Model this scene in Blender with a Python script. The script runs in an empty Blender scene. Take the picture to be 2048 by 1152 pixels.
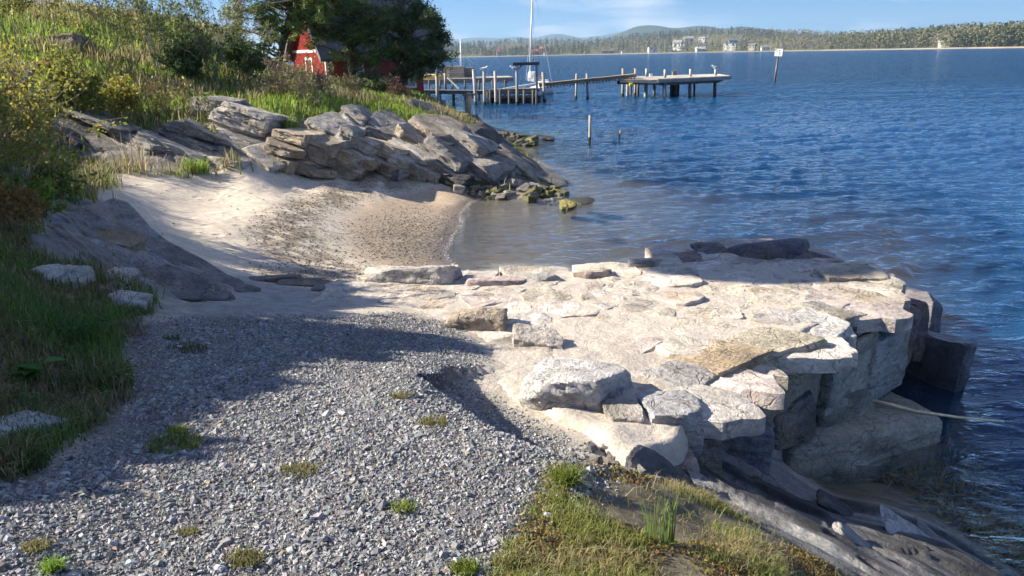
import bpy, math, random
import numpy as np
from mathutils import Matrix, Vector

random.seed(7); RNG = np.random.default_rng(7)
scene = bpy.context.scene
COL = scene.collection
R = math.radians

# ------------------------------------------------------------------ camera
CAM_Z, FPX, PITCH, ROLL = 3.3, 1577.0, 16.5, -1.17
cd = bpy.data.cameras.new('camera'); cam = bpy.data.objects.new('camera', cd); COL.objects.link(cam)
cd.sensor_width = 36.0; cd.lens = 36.0 * FPX / 2048.0; cd.clip_start = 0.05; cd.clip_end = 20000
CROT = Matrix.Rotation(R(90 - PITCH), 3, 'X') @ Matrix.Rotation(R(ROLL), 3, 'Z')
cam.matrix_world = Matrix.Translation((0, 0, CAM_Z)) @ CROT.to_4x4()
scene.camera = cam

# ------------------------------------------------------------------ sun and sky
SUN_EL, SUN_FWD = 31.0, 6.0           # elevation; degrees the sun stands ahead of due left
sx, sy, sz = -math.cos(R(SUN_FWD)) * math.cos(R(SUN_EL)), math.sin(R(SUN_FWD)) * math.cos(R(SUN_EL)), math.sin(R(SUN_EL))
SUN = np.array([sx, sy, sz])
sl = bpy.data.lights.new('sun', 'SUN'); sl.energy = 5.0; sl.angle = R(0.53); sl.color = (1.0, 0.91, 0.77)
so = bpy.data.objects.new('sun', sl); COL.objects.link(so)
so.rotation_euler = Vector((sx, sy, sz)).to_track_quat('Z', 'Y').to_euler()
so.location = (-20, 5, 30)
world = bpy.data.worlds.new('World'); scene.world = world; world.use_nodes = True
wn, wl = world.node_tree.nodes, world.node_tree.links
for n in list(wn): wn.remove(n)
wo = wn.new('ShaderNodeOutputWorld'); bg = wn.new('ShaderNodeBackground'); bg.inputs[1].default_value = 0.06
sky = wn.new('ShaderNodeTexSky'); sky.sky_type = 'NISHITA'; sky.sun_disc = False
sky.sun_elevation = R(SUN_EL); sky.sun_rotation = math.atan2(sx, sy)
sky.altitude = 10; sky.air_density = 1.0; sky.dust_density = 0.1; sky.ozone_density = 4.0
tc = wn.new('ShaderNodeTexCoord'); sep = wn.new('ShaderNodeSeparateXYZ'); wl.new(tc.outputs['Generated'], sep.inputs[0])
def wmath(op, a, b=None):
    m = wn.new('ShaderNodeMath'); m.operation = op
    for i, v in enumerate((a, b)):
        if v is None: continue
        if hasattr(v, 'node'): wl.new(v, m.inputs[i])
        else: m.inputs[i].default_value = v
    return m.outputs[0]
# cloud sheet: the view direction projected on a flat layer overhead, so clouds shrink towards the horizon
den = wmath('ADD', wmath('MAXIMUM', sep.outputs[2], 0.0), 0.16)
cmb = wn.new('ShaderNodeCombineXYZ')
wl.new(wmath('DIVIDE', sep.outputs[0], den), cmb.inputs[0]); wl.new(wmath('DIVIDE', sep.outputs[1], den), cmb.inputs[1])
nz = wn.new('ShaderNodeTexNoise'); nz.inputs['Scale'].default_value = 1.05; nz.inputs['Detail'].default_value = 9; nz.inputs['Roughness'].default_value = 0.52
nz.inputs['Distortion'].default_value = 0.35
mp = wn.new('ShaderNodeMapping'); mp.inputs['Location'].default_value = (11.0, -4.0, 0); wl.new(cmb.outputs[0], mp.inputs[0]); wl.new(mp.outputs[0], nz.inputs['Vector'])
rp = wn.new('ShaderNodeValToRGB'); rp.color_ramp.elements[0].position = 0.50; rp.color_ramp.elements[1].position = 0.68
wl.new(nz.outputs[0], rp.inputs[0])
mx = wn.new('ShaderNodeMix'); mx.data_type = 'RGBA'
wl.new(wmath('MULTIPLY', rp.outputs[0], 0.8), mx.inputs[0]); tn = wn.new('ShaderNodeMix'); tn.data_type = 'RGBA'; tn.blend_type = 'MULTIPLY'; tn.inputs[0].default_value = 1.0; wl.new(sky.outputs[0], tn.inputs[6]); tn.inputs[7].default_value = (0.23, 0.49, 0.90, 1)
wl.new(tn.outputs[2], mx.inputs[6]); mx.inputs[7].default_value = (6.6, 6.8, 7.2, 1)
wl.new(mx.outputs[2], bg.inputs[0]); wl.new(bg.outputs[0], wo.inputs[0])

scene.view_settings.view_transform = 'Standard'; scene.view_settings.look = 'None'
scene.view_settings.exposure = 1.4; scene.view_settings.gamma = 1.0; scene.view_settings.use_curve_mapping = False
cy = scene.cycles
cy.max_bounces = 6; cy.diffuse_bounces = 3; cy.glossy_bounces = 3; cy.transmission_bounces = 4; cy.transparent_max_bounces = 8
cy.volume_bounces = 0; cy.caustics_reflective = False; cy.caustics_refractive = False
cy.use_adaptive_sampling = True; cy.adaptive_threshold = 0.03; cy.adaptive_min_samples = 16
cy.use_denoising = True; cy.sample_clamp_indirect = 4.0

# ------------------------------------------------------------------ numeric helpers
CM = np.array([list(r) for r in CROT])
CO = np.array([0, 0, CAM_Z])
def ray(px, py):
    d = CM @ np.array([(px - 1024) / FPX, (576 - py) / FPX, -1.0]); return d / np.linalg.norm(d)
def at_z(px, py, z):
    d = ray(px, py); return CO + d * ((z - CAM_Z) / d[2])
def at_y(px, py, Y):
    d = ray(px, py); return CO + d * (Y / d[1])
def mpp(Y):                      # metres per photo pixel at distance Y
    return Y / FPX * 1.02
def smooth(a, b, x):
    t = np.clip((x - a) / (b - a), 0, 1); return t * t * (3 - 2 * t)
def _h(ix, iy, iz, s):
    h = (ix.astype(np.uint32) * np.uint32(374761393) + iy.astype(np.uint32) * np.uint32(668265263)
         + iz.astype(np.uint32) * np.uint32(2147483647) + np.uint32((s * 974634777 + 12345) & 0xffffffff))
    h = (h ^ (h >> np.uint32(13))) * np.uint32(1274126177); h = (h ^ (h >> np.uint32(16))) * np.uint32(2246822519)
    h = h ^ (h >> np.uint32(15))
    return h.astype(np.float64) / 4294967295.0
def vn(p, s=0):
    p = np.asarray(p, float); f = np.floor(p); i = f.astype(np.int64); t = p - f; t = t * t * t * (t * (t * 6 - 15) + 10)
    r = 0
    for a in (0, 1):
        for b in (0, 1):
            for c in (0, 1):
                w = (t[:, 0] if a else 1 - t[:, 0]) * (t[:, 1] if b else 1 - t[:, 1]) * (t[:, 2] if c else 1 - t[:, 2])
                r = r + w * _h(i[:, 0] + a, i[:, 1] + b, i[:, 2] + c, s)
    return r * 2 - 1
def fbm(p, o=4, s=0, g=0.5):
    p = np.asarray(p, float); r = 0; a = 1.0; t = 0
    for k in range(o):
        r = r + a * vn(p * (2.03 ** k) + 17.3 * k, s + k * 31); t += a; a *= g
    return r / t
def P3(x, y, z=0.0):
    x = np.asarray(x, float); return np.stack([x, np.asarray(y, float) + 0 * x, np.asarray(z, float) + 0 * x], 1)

# ------------------------------------------------------------------ scene helpers
def tag(o, label=None, cat=None, group=None, kind=None):
    if label: o['label'] = label
    if cat: o['category'] = cat
    if group: o['group'] = group
    if kind: o['kind'] = kind
    return o
def mkmesh(name, V, F, smoothed=False, col=None, att=None):
    V = np.asarray(V, np.float32); Fs = F if isinstance(F, list) else [F]
    Fs = [np.asarray(f, np.int32) for f in Fs if len(f)]
    me = bpy.data.meshes.new(name); me.vertices.add(len(V)); me.vertices.foreach_set('co', V.ravel())
    lv = np.concatenate([f.ravel() for f in Fs]); cnt = np.concatenate([np.full(len(f), f.shape[1], np.int32) for f in Fs])
    st = np.concatenate([[0], np.cumsum(cnt)[:-1]]).astype(np.int32)
    me.loops.add(len(lv)); me.loops.foreach_set('vertex_index', lv)
    me.polygons.add(len(cnt)); me.polygons.foreach_set('loop_start', st); me.polygons.foreach_set('loop_total', cnt)
    me.polygons.foreach_set('use_smooth', np.full(len(cnt), bool(smoothed)))
    if col is not None:
        c = np.ones((len(V), 4), np.float32); c[:, :3] = col
        a = me.attributes.new('Col', 'FLOAT_COLOR', 'POINT'); a.data.foreach_set('color', c.ravel())
    for k, v in (att or {}).items():
        a = me.attributes.new(k, 'FLOAT', 'POINT'); a.data.foreach_set('value', np.asarray(v, np.float32))
    me.update(calc_edges=True); me.validate(clean_customdata=False)
    return me
def ob(name, me, mat, parent=None, loc=None, color=None, rot=None):
    o = bpy.data.objects.new(name, me); COL.objects.link(o)
    if mat is not None and me is not None and not me.materials: me.materials.append(mat)
    if parent is not None: o.parent = parent
    if loc is not None: o.location = loc
    if rot is not None: o.rotation_euler = rot
    if color is not None: o.color = (*color, 1)
    return o
def empty(name, loc, rz=0.0):
    o = bpy.data.objects.new(name, None); COL.objects.link(o); o.location = loc; o.rotation_euler = (0, 0, rz); o.empty_display_size = 0.2
    return o
class MB:
    """collects boxes, bars and tubes into one mesh"""
    def __init__(s): s.V = []; s.Q = []; s.T = []; s.n = 0
    def add(s, V, Q=None, T=None):
        V = np.asarray(V, float)
        if Q is not None and len(Q): s.Q.append(np.asarray(Q) + s.n)
        if T is not None and len(T): s.T.append(np.asarray(T) + s.n)
        s.V.append(V); s.n += len(V); return s
    def hexa(s, P):            # 8 corners: bottom 4 ccw, top 4 ccw
        return s.add(P, [[3, 2, 1, 0], [4, 5, 6, 7], [0, 1, 5, 4], [1, 2, 6, 5], [2, 3, 7, 6], [3, 0, 4, 7]])
    def box(s, c, d, rz=0.0, M=None):
        h = np.asarray(d, float) / 2
        P = np.array([[-1, -1, -1], [1, -1, -1], [1, 1, -1], [-1, 1, -1], [-1, -1, 1], [1, -1, 1], [1, 1, 1], [-1, 1, 1]]) * h
        if M is not None: P = P @ np.asarray(M).T
        elif rz: P = P @ np.array([[math.cos(rz), -math.sin(rz), 0], [math.sin(rz), math.cos(rz), 0], [0, 0, 1]]).T
        return s.hexa(P + np.asarray(c, float))
    def bar(s, a, b, w, h):    # rectangular bar from a to b
        a = np.asarray(a, float); b = np.asarray(b, float); d = b - a; L = np.linalg.norm(d); d = d / L
        up = np.array([0, 0, 1.0]) if abs(d[2]) < 0.95 else np.array([1.0, 0, 0])
        sd = np.cross(d, up); sd /= np.linalg.norm(sd); u = np.cross(sd, d)
        P = [a - sd * w / 2 - u * h / 2, b - sd * w / 2 - u * h / 2, b + sd * w / 2 - u * h / 2, a + sd * w / 2 - u * h / 2]
        return s.hexa(np.array(P + [p + u * h for p in P]))
    def tube(s, pts, rad, n=8):
        pts = np.asarray(pts, float); rad = np.broadcast_to(np.asarray(rad, float), (len(pts),))
        ang = np.arange(n) / n * 2 * math.pi; V = []
        for i in range(len(pts)):
            t = pts[min(i + 1, len(pts) - 1)] - pts[max(i - 1, 0)]; t = t / (np.linalg.norm(t) + 1e-9)
            a = np.cross(t, [0.31, 0.95, 0.05] if abs(t[2]) > 0.8 else [0, 0, 1.0]); a /= np.linalg.norm(a); b = np.cross(t, a)
            V.append(pts[i] + rad[i] * (np.cos(ang)[:, None] * a + np.sin(ang)[:, None] * b))
        V = np.concatenate(V); Q = []
        for i in range(len(pts) - 1):
            for k in range(n): Q.append([i * n + k, i * n + (k + 1) % n, (i + 1) * n + (k + 1) % n, (i + 1) * n + k])
        T = [[0, k + 1, k] for k in range(1, n - 1)]; m = (len(pts) - 1) * n; T += [[m, m + k, m + k + 1] for k in range(1, n - 1)]
        return s.add(V, Q, T)
    def mesh(s, name, smoothed=False, col=None):
        F = []
        if s.Q: F.append(np.concatenate(s.Q))
        if s.T: F.append(np.concatenate(s.T))
        return mkmesh(name, np.concatenate(s.V), F, smoothed, col)
    def build(s, name, mat, parent=None, color=None, smoothed=False, loc=None):
        V = np.concatenate(s.V)
        if parent is not None and parent.parent is None and loc is None:
            M = np.linalg.inv(np.array(ROOTM.get(parent.name, np.eye(4)))); V = V @ M[:3, :3].T + M[:3, 3]; s.V = [V]
        elif parent is not None and parent.parent is not None and loc is None:
            M = np.linalg.inv(np.array(ROOTM.get(parent.parent.name, np.eye(4)))); V = V @ M[:3, :3].T + M[:3, 3]; s.V = [V]
        return ob(name, s.mesh(name, smoothed), mat, parent, loc, color)
ROOTM = {}
def root(name, loc, label, cat, group=None, rz=0.0):
    o = empty(name, loc, rz); ROOTM[o.name] = np.array(Matrix.Translation(loc) @ Matrix.Rotation(rz, 4, 'Z'))
    return tag(o, label, cat, group)
def kid(name, V, F, mat, parent, color=None, smoothed=False, col=None):
    """mesh given in world coordinates, hung under a root Empty (or under a part of it)"""
    top = parent if parent.parent is None else parent.parent
    M = np.linalg.inv(ROOTM[top.name]); V = np.asarray(V, float) @ M[:3, :3].T + M[:3, 3]
    return ob(name, mkmesh(name, V, F, smoothed, col), mat, parent, None, color)

# ------------------------------------------------------------------ materials
class NT:
    def __init__(s, name):
        s.m = bpy.data.materials.new(name); s.m.use_nodes = True; s.t = s.m.node_tree; s.t.nodes.clear()
        s.out = s.t.nodes.new('ShaderNodeOutputMaterial')
    def n(s, typ, ins=None, **kw):
        x = s.t.nodes.new('ShaderNode' + typ)
        for k, v in kw.items(): setattr(x, k, v)
        for k, v in (ins or {}).items():
            if hasattr(v, 'is_linked') or hasattr(v, 'node'): s.t.links.new(v, x.inputs[k])
            else: x.inputs[k].default_value = v
        return x
    def math(s, op, a, b=0.0, c=False): return s.n('Math', {0: a, 1: b}, operation=op, use_clamp=c).outputs[0]
    def mix(s, f, a, b, mode='MIX'):
        return s.n('Mix', {0: f, 6: a, 7: b}, data_type='RGBA', blend_type=mode, clamp_factor=True).outputs[2]
    def ramp(s, f, stops):
        x = s.n('ValToRGB', {0: f}); e = x.color_ramp.elements
        while len(e) < len(stops): e.new(0.5)
        for el, (p, c) in zip(e, stops):
            el.position = p; el.color = (c, c, c, 1) if isinstance(c, (int, float)) else (*c, 1)
        return x.outputs[0]
    def noise(s, vec, scale, detail=4, rough=0.55, dist=0.0):
        return s.n('TexNoise', {'Vector': vec, 'Scale': scale, 'Detail': detail, 'Roughness': rough, 'Distortion': dist}).outputs[0]
    def mapping(s, vec, sc=(1, 1, 1), rot=(0, 0, 0)):
        return s.n('Mapping', {'Vector': vec, 'Scale': sc, 'Rotation': rot}).outputs[0]
    def bump(s, h, strength=0.5, dist=0.02, nrm=None):
        i = {'Height': h, 'Strength': strength, 'Distance': dist}
        if nrm is not None: i['Normal'] = nrm
        return s.n('Bump', i).outputs[0]
    def attr(s, name, fac=False): return s.n('Attribute', attribute_name=name).outputs['Fac' if fac else 'Color']
    def done(s, shader): s.t.links.new(shader, s.out.inputs[0]); return s.m
    def principled(s, color, rough=0.8, nrm=None, spec=0.3, metal=0.0, **kw):
        i = {'Base Color': color, 'Roughness': rough, 'Specular IOR Level': spec, 'Metallic': metal}
        if nrm is not None: i['Normal'] = nrm
        i.update(kw)
        return s.n('BsdfPrincipled', i).outputs[0]
def white(*c): return (*c, 1)

def mat_rock(name, wet=False, lichen=0.25, bump=0.75, strata=3.2):
    t = NT(name); oi = t.n('ObjectInfo'); tcn = t.n('TexCoord').outputs['Object']
    off = t.n('VectorMath', {0: tcn, 1: t.math('MULTIPLY', oi.outputs['Random'], 57.0)}, operation='ADD').outputs[0]
    big = t.noise(off, 2.2, 5, 0.6, 0.6); fine = t.noise(off, 26, 6, 0.65); grit = t.noise(off, 120, 3, 0.6)
    lay = t.noise(t.mapping(off, (1.0, 1.2, strata), (0.12, -0.1, 0)), 3.2, 6, 0.62, 0.5)
    c = t.mix(1.0, oi.outputs['Color'], t.ramp(big, [(0.28, 0.55), (0.5, 0.95), (0.72, 1.35)]), 'MULTIPLY')
    c = t.mix(1.0, c, t.ramp(lay, [(0.3, 0.62), (0.48, 0.95), (0.7, 1.2)]), 'MULTIPLY')
    c = t.mix(1.0, c, t.ramp(fine, [(0.3, 0.7), (0.55, 1.05), (0.75, 1.25)]), 'MULTIPLY')
    c = t.mix(t.math('MULTIPLY', t.ramp(t.noise(off, 4.7, 6, 0.62), [(0.56, 0.0), (0.68, 1.0)]), lichen), c, (0.50, 0.46, 0.36, 1))
    c = t.mix(t.math('MULTIPLY', t.ramp(t.noise(off, 1.9, 4, 0.55), [(0.55, 0.0), (0.7, 1.0)]), lichen * 1.2), c, (0.42, 0.27, 0.10, 1))
    c = t.mix(t.math('MULTIPLY', t.ramp(t.noise(off, 9.0, 5, 0.7), [(0.60, 0.0), (0.66, 1.0)]), 0.5), c, (0.05, 0.05, 0.052, 1))
    wob = t.n('VectorMath', {0: off, 1: t.n('VectorMath', {0: t.n('TexNoise', {'Vector': off, 'Scale': 3.0, 'Detail': 3}).outputs['Color'], 'Scale': 0.35}, operation='SCALE').outputs[0]}, operation='ADD').outputs[0]
    crk = t.ramp(t.n('TexVoronoi', {'Vector': t.mapping(wob, (1, 1, 2.2), (0.1, 0.2, 0)), 'Scale': 3.1}, feature='DISTANCE_TO_EDGE').outputs['Distance'], [(0.0, 0.0), (0.022, 1.0)])
    crk = t.math('MAXIMUM', crk, t.ramp(t.noise(off, 1.3, 3), [(0.47, 0.0), (0.56, 1.0)]))
    c = t.mix(1.0, c, t.ramp(crk, [(0.0, 0.55), (1.0, 1.0)]), 'MULTIPLY')
    h = t.math('ADD', t.math('MULTIPLY', crk, 0.3), t.math('MULTIPLY', lay, 1.3)); h = t.math('ADD', h, t.math('ADD', t.math('MULTIPLY', fine, 1.0), t.math('MULTIPLY', grit, 0.2)))
    nb = t.bump(h, bump, 0.07)
    return t.done(t.principled(c, 0.35 if wet else 0.86, nb, 0.5 if wet else 0.25))
M_ROCK = mat_rock('layered_rock'); M_ROCKW = mat_rock('wet_rock', True, 0.0, 0.5); M_FLAG = mat_rock('flagstone', False, 0.3, 0.45, 2.0)

def mat_vcol(name, rough=0.9, scale=40.0, amp=0.35, bump=0.0, trans=0.0, spec=0.2):
    t = NT(name); c = t.attr('Col')
    if amp:
        tcn = t.n('TexCoord').outputs['Object']; nz = t.noise(tcn, scale, 4, 0.6)
        c = t.mix(1.0, c, t.ramp(nz, [(0.25, 1 - amp), (0.75, 1 + amp)]), 'MULTIPLY')
    sh = t.principled(c, rough, t.bump(nz, bump, 0.02) if bump and amp else None, spec)
    if trans:
        tr = t.n('BsdfTranslucent', {'Color': c}).outputs[0]
        sh = t.n('MixShader', {0: trans, 1: sh, 2: tr}).outputs[0]
    return t.done(sh)
M_STONE = mat_vcol('gravel_stone', 0.85, 90, 0.25); M_PLANT = mat_vcol('plant', 0.6, 1, 0, 0, 0.48, 0.3)
M_TWIG = mat_vcol('twig', 0.85, 1, 0); M_NEEDLE = mat_vcol('needle', 0.55, 1, 0, 0, 0.2, 0.3); M_FAR = mat_vcol('distant', 0.95, 1, 0, 0, 0, 0.1)

def mat_ground():
    t = NT('ground'); g = t.n('NewGeometry').outputs['Position']; c = t.attr('Col'); b = t.attr('bmp', True); sd = t.attr('sand', True)
    n1 = t.noise(g, 9, 6, 0.62); n2 = t.noise(g, 55, 5, 0.65); n3 = t.noise(g, 260, 3, 0.6)
    foot = t.n('TexVoronoi', {'Vector': t.mapping(g, (1, 0.8, 0.2)), 'Scale': 3.3, 'Randomness': 1.0}).outputs['Distance']
    fh = t.math('MULTIPLY', t.ramp(foot, [(0.12, 0.0), (0.3, 1.0)]), t.ramp(t.noise(g, 0.8, 3), [(0.42, 0.0), (0.56, 1.0)]))
    c = t.mix(1.0, c, t.ramp(n1, [(0.3, 0.78), (0.7, 1.18)]), 'MULTIPLY')
    c = t.mix(1.0, c, t.ramp(n2, [(0.28, 0.72), (0.72, 1.25)]), 'MULTIPLY')
    h = t.math('ADD', t.math('MULTIPLY', n1, 1.1), t.math('ADD', t.math('MULTIPLY', n2, 0.5), t.math('MULTIPLY', n3, 0.16)))
    nb = t.bump(h, b, 0.07)
    nb = t.bump(fh, t.math('MULTIPLY', sd, 0.32), 0.05, nb)
    w = t.attr('wet', True)
    return t.done(t.principled(c, t.math('SUBTRACT', 0.92, t.math('MULTIPLY', w, 0.55)), nb, t.math('ADD', 0.2, t.math('MULTIPLY', w, 0.3))))
M_GROUND = mat_ground()

def mat_mortar():
    t = NT('mortar'); g = t.n('NewGeometry').outputs['Position']
    n1 = t.noise(g, 3, 5, 0.6, 0.4); n2 = t.noise(g, 30, 6, 0.65); n3 = t.noise(g, 200, 3, 0.6)
    c = t.mix(n1, (0.42, 0.365, 0.30, 1), (0.56, 0.505, 0.435, 1)); c = t.mix(1.0, c, t.ramp(n2, [(0.28, 0.75), (0.72, 1.15)]), 'MULTIPLY')
    h = t.math('ADD', n1, t.math('ADD', t.math('MULTIPLY', n2, 0.6), t.math('MULTIPLY', n3, 0.15)))
    return t.done(t.principled(c, 0.93, t.bump(h, 0.5, 0.05), 0.15))
M_MORTAR = mat_mortar()

def mat_obj(name, rough=0.8, grain=(1, 1, 1), scale=6.0, amp=0.3, bump=0.3, spec=0.25, metal=0.0):
    """object colour with procedural grain"""
    t = NT(name); oi = t.n('ObjectInfo'); tcn = t.n('TexCoord').outputs['Object']
    off = t.n('VectorMath', {0: tcn, 1: t.math('MULTIPLY', oi.outputs['Random'], 31.0)}, operation='ADD').outputs[0]
    nz = t.noise(t.mapping(off, grain), scale, 6, 0.62, 0.2); n2 = t.noise(off, 1.7, 3)
    c = t.mix(1.0, oi.outputs['Color'], t.ramp(nz, [(0.25, 1 - amp), (0.75, 1 + amp)]), 'MULTIPLY')
    c = t.mix(1.0, c, t.ramp(n2, [(0.3, 0.85), (0.7, 1.12)]), 'MULTIPLY')
    return t.done(t.principled(c, rough, t.bump(nz, bump, 0.02), spec, metal))
M_WOOD = mat_obj('weathered_wood', 0.85, (1, 1, 0.12), 14, 0.35, 0.4); M_PAINT = mat_obj('paint', 0.5, (1, 1, 0.2), 8, 0.12, 0.15, 0.35)
M_ROOF = mat_obj('roofing', 0.8, (1, 1, 1), 9, 0.25, 0.4); M_METAL = mat_obj('painted_metal', 0.4, (1, 1, 1), 6, 0.1, 0.05, 0.5)
def mat_glass():
    t = NT('window_glass'); return t.done(t.principled((0.05, 0.08, 0.075, 1), 0.06, None, 0.7))
M_GLASS = mat_glass()

def mat_water():
    t = NT('sea_water'); g = t.n('NewGeometry').outputs['Position']; op = t.attr('opq', True)
    far = t.attr('far', True)
    n1 = t.noise(t.mapping(g, (0.45, 1.0, 1.0), (0, 0, R(-14))), 5.5, 4, 0.6, 0.3)
    n2 = t.noise(t.mapping(g, (0.5, 1.0, 1.0), (0, 0, R(20))), 15.0, 3, 0.6, 0.2)
    n3 = t.noise(t.mapping(g, (0.4, 1.0, 1.0), (0, 0, R(-10))), 1.1, 5, 0.62, 0.4)
    n4 = t.noise(t.mapping(g, (0.35, 1.0, 1.0), (0, 0, R(-6))), 0.22, 5, 0.66, 0.4)
    nb = t.bump(n2, 0.55, 0.03); nb = t.bump(n1, 0.9, 0.09, nb)
    nb = t.bump(n3, t.math('MULTIPLY', far, 0.85), 0.5, nb); nb = t.bump(n4, t.math('MULTIPLY', far, 0.9), 2.0, nb)
    dt = t.n('VectorMath', {0: t.n('NewGeometry').outputs['Incoming'], 1: nb}, operation='DOT_PRODUCT').outputs['Value']
    fr = t.math('ADD', 0.02, t.math('MULTIPLY', 0.98, t.math('POWER', t.math('SUBTRACT', 1.0, t.math('ABSOLUTE', dt), True), 5.0)))   # reflectance of water, same from above and below
    gl = t.n('BsdfGlossy', {'Color': (0.88, 0.95, 1.0, 1), 'Roughness': 0.06, 'Normal': nb}).outputs[0]
    body = t.n('BsdfDiffuse', {'Color': (0.004, 0.046, 0.12, 1), 'Normal': nb}).outputs[0]
    clear = t.n('BsdfTransparent', {'Color': (0.86, 0.90, 0.88, 1)}).outputs[0]
    bb = t.n('MixShader', {0: op, 1: clear, 2: body}).outputs[0]
    return t.done(t.n('MixShader', {0: fr, 1: bb, 2: gl}).outputs[0])
M_WATER = mat_water()

# ------------------------------------------------------------------ the lie of the land
# spot heights: (px, py, z) read off the photograph and turned into plan positions with a height guess
SPOT_Z = [
 (0,1152,1.74),(300,1152,1.68),(700,1152,1.66),(1000,1152,1.64),(1250,1152,1.58),(1450,1152,1.48),(700,1500,1.66),(1300,1500,1.6),(100,1500,1.72),
 (1650,1152,1.12),(1800,1130,0.62),(2000,1140,0.06),(1760,1010,0.03),(1600,950,0.08),(1500,1040,1.02),(1640,1060,0.62),(1420,940,0.72),(1400,1010,1.2),(1900,1070,0.04),
 (1900,1400,0.9),(2200,1300,0.05),
 (200,1000,1.66),(600,1000,1.64),(900,1000,1.62),(1100,1000,1.55),(1220,1000,1.47),
 (300,850,1.58),(600,850,1.57),(880,850,1.53),(840,770,1.47),(1000,910,1.56),(1120,950,1.52),
 (1000,835,1.30),(1100,870,1.26),(1190,915,1.24),(930,785,1.32),
 (600,740,1.46),(750,740,1.42),(450,760,1.5),(700,680,1.3),(850,690,1.24),(450,690,1.4),(500,650,1.33),(900,650,1.14),(330,700,1.47),(960,720,1.2),
 (1000,600,0.80),(1200,650,0.80),(1400,600,0.7),(1200,560,0.7),(1480,560,0.5),(1560,620,0.5),(800,570,0.85),(1250,760,0.95),(1300,880,0.95),(1150,800,1.12),
 (1650,930,-0.15),(1880,850,-0.7),(1900,650,-0.8),(1850,540,-0.7),(1600,470,-0.8),(1400,470,-0.6),(1150,510,-0.3),
 (300,645,1.43),(480,575,1.14),(600,600,1.12),(690,592,1.06),(380,600,1.3),
 (700,560,0.52),(800,520,0.22),(860,400,0.12),(880,435,0.08),(870,470,0.08),(955,400,0.0),(925,440,0.0),(905,480,0.0),(895,510,0.0),(930,540,-0.02),(700,400,0.38),(700,440,0.30),(420,352,1.0),(300,350,1.15),
 (260,430,1.22),(450,450,0.85),(350,500,1.05),(480,550,0.8),(600,480,0.55),(590,560,0.66),(640,400,0.5),(560,400,0.66),
 (250,700,1.53),(240,800,1.58),(60,900,1.68),(0,950,1.72),(100,700,1.70),(0,700,1.84),(0,600,1.93),(100,600,1.75),(200,560,1.58),(300,560,1.38),
 (0,520,2.0),(100,520,1.78),(200,480,1.55),(300,470,1.28),(0,430,2.05),(100,430,1.8),(180,400,1.55),(230,380,1.38),(0,370,2.1),(120,370,1.7),
]
# the same with a distance instead of a height
SPOT_Y = [
 (150,250,17.6),(400,285,17.6),(480,240,19.2),(560,262,18.8),(130,330,16.2),(640,240,20.5),(0,270,14.5),
 (300,205,20.5),(500,190,23),(100,150,21),(300,130,25),(480,130,27),(60,90,24),(200,80,27),(300,45,31),(100,25,31),(450,70,33),(380,55,33),(-200,60,28),
 (580,160,34),(640,160,38),(830,190,41),(760,185,38),(700,205,27),(800,222,26),(700,185,32),(860,225,29),(850,268,22.5),(740,262,21.5),(950,300,22.5),(1040,335,21.8),
 (900,240,28.5),(960,280,26.5),(1000,300,25),(560,343,17.6),(650,351,18.1),(740,357,18.5),(835,367,18.8),(905,378,18.8),(600,330,18.4),(700,340,19.0),(800,352,19.4),
]
SPOT_W = [  # plan positions with heights: shoreline, sea floor, far hillside
 (1.4,20.6,0.0),(0.9,25,0.05),(0.6,29,0.05),(1.5,33,0.02),(-0.9,36,0.08),(-1.9,41,0.05),(-3.2,46,0.1),(-5.2,52,0.0),(-9,56,0.3),
 (3.2,21,-0.4),(3,27,-0.6),(4,34,-0.9),(1,41,-0.8),(-1,48,-0.9),(0.6,16.5,-0.22),(2.5,17,-0.4),(1.5,13.5,-0.35),(4,13,-0.9),(6,18,-0.9),(8,26,-1.3),(10,12,-2.2),(8,7,-2.0),(5.2,5,-0.9),(4.4,3.6,-0.45),(3.9,5.2,-0.55),(4.3,4.5,-0.5),(4.7,5.9,-1.2),
 (14,35,-2.2),(0,60,-2.5),(20,60,-3.5),(25,20,-3.2),(20,5,-3.2),(8,2,-1.4),(-30,60,3.0),(-14,52,2.5),(-25,40,5.5),(-14,42,3.6),(-10,45,2.0),(-22,25,5.2),(-14,12,4.2),(-9,3,3.2),(-5,0,2.1),(-3.4,2.0,1.9),(-5,5,2.35),(-4,3.4,2.05),(-6.2,8,2.8),(-2.4,1,1.76),(-7.5,5,3.0),(-2,0.3,1.75),(2,0.3,1.5),
]
ctrl = [at_z(*s) for s in SPOT_Z] + [at_y(*s) for s in SPOT_Y] + [np.array(s, float) for s in SPOT_W]
ctrl = np.array(ctrl)
def _tps(A, B):
    # distances measured in a space that is compressed far away, so near and far detail weigh alike
    d2 = ((A[:, None, :] - B[None, :, :]) ** 2).sum(2); return 0.5 * d2 * np.log(d2 + 1e-9)
def warp(x, y):
    x = np.asarray(x, float); y = np.asarray(y, float); r = np.sqrt(x * x + (y + 1.0) ** 2) + 1e-6; k = np.log(r / 1.0 + 1.0) / r; return np.stack([x * k, (y + 1.0) * k], 1)
CW = warp(ctrl[:, 0], ctrl[:, 1]); NC = len(CW)
A = np.zeros((NC + 3, NC + 3)); A[:NC, :NC] = _tps(CW, CW) + np.eye(NC) * 0.0006; A[:NC, NC] = 1; A[:NC, NC + 1:] = CW; A[NC, :NC] = 1; A[NC + 1:, :NC] = CW.T
SOL = np.linalg.solve(A, np.concatenate([ctrl[:, 2], [0, 0, 0]]))
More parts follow.
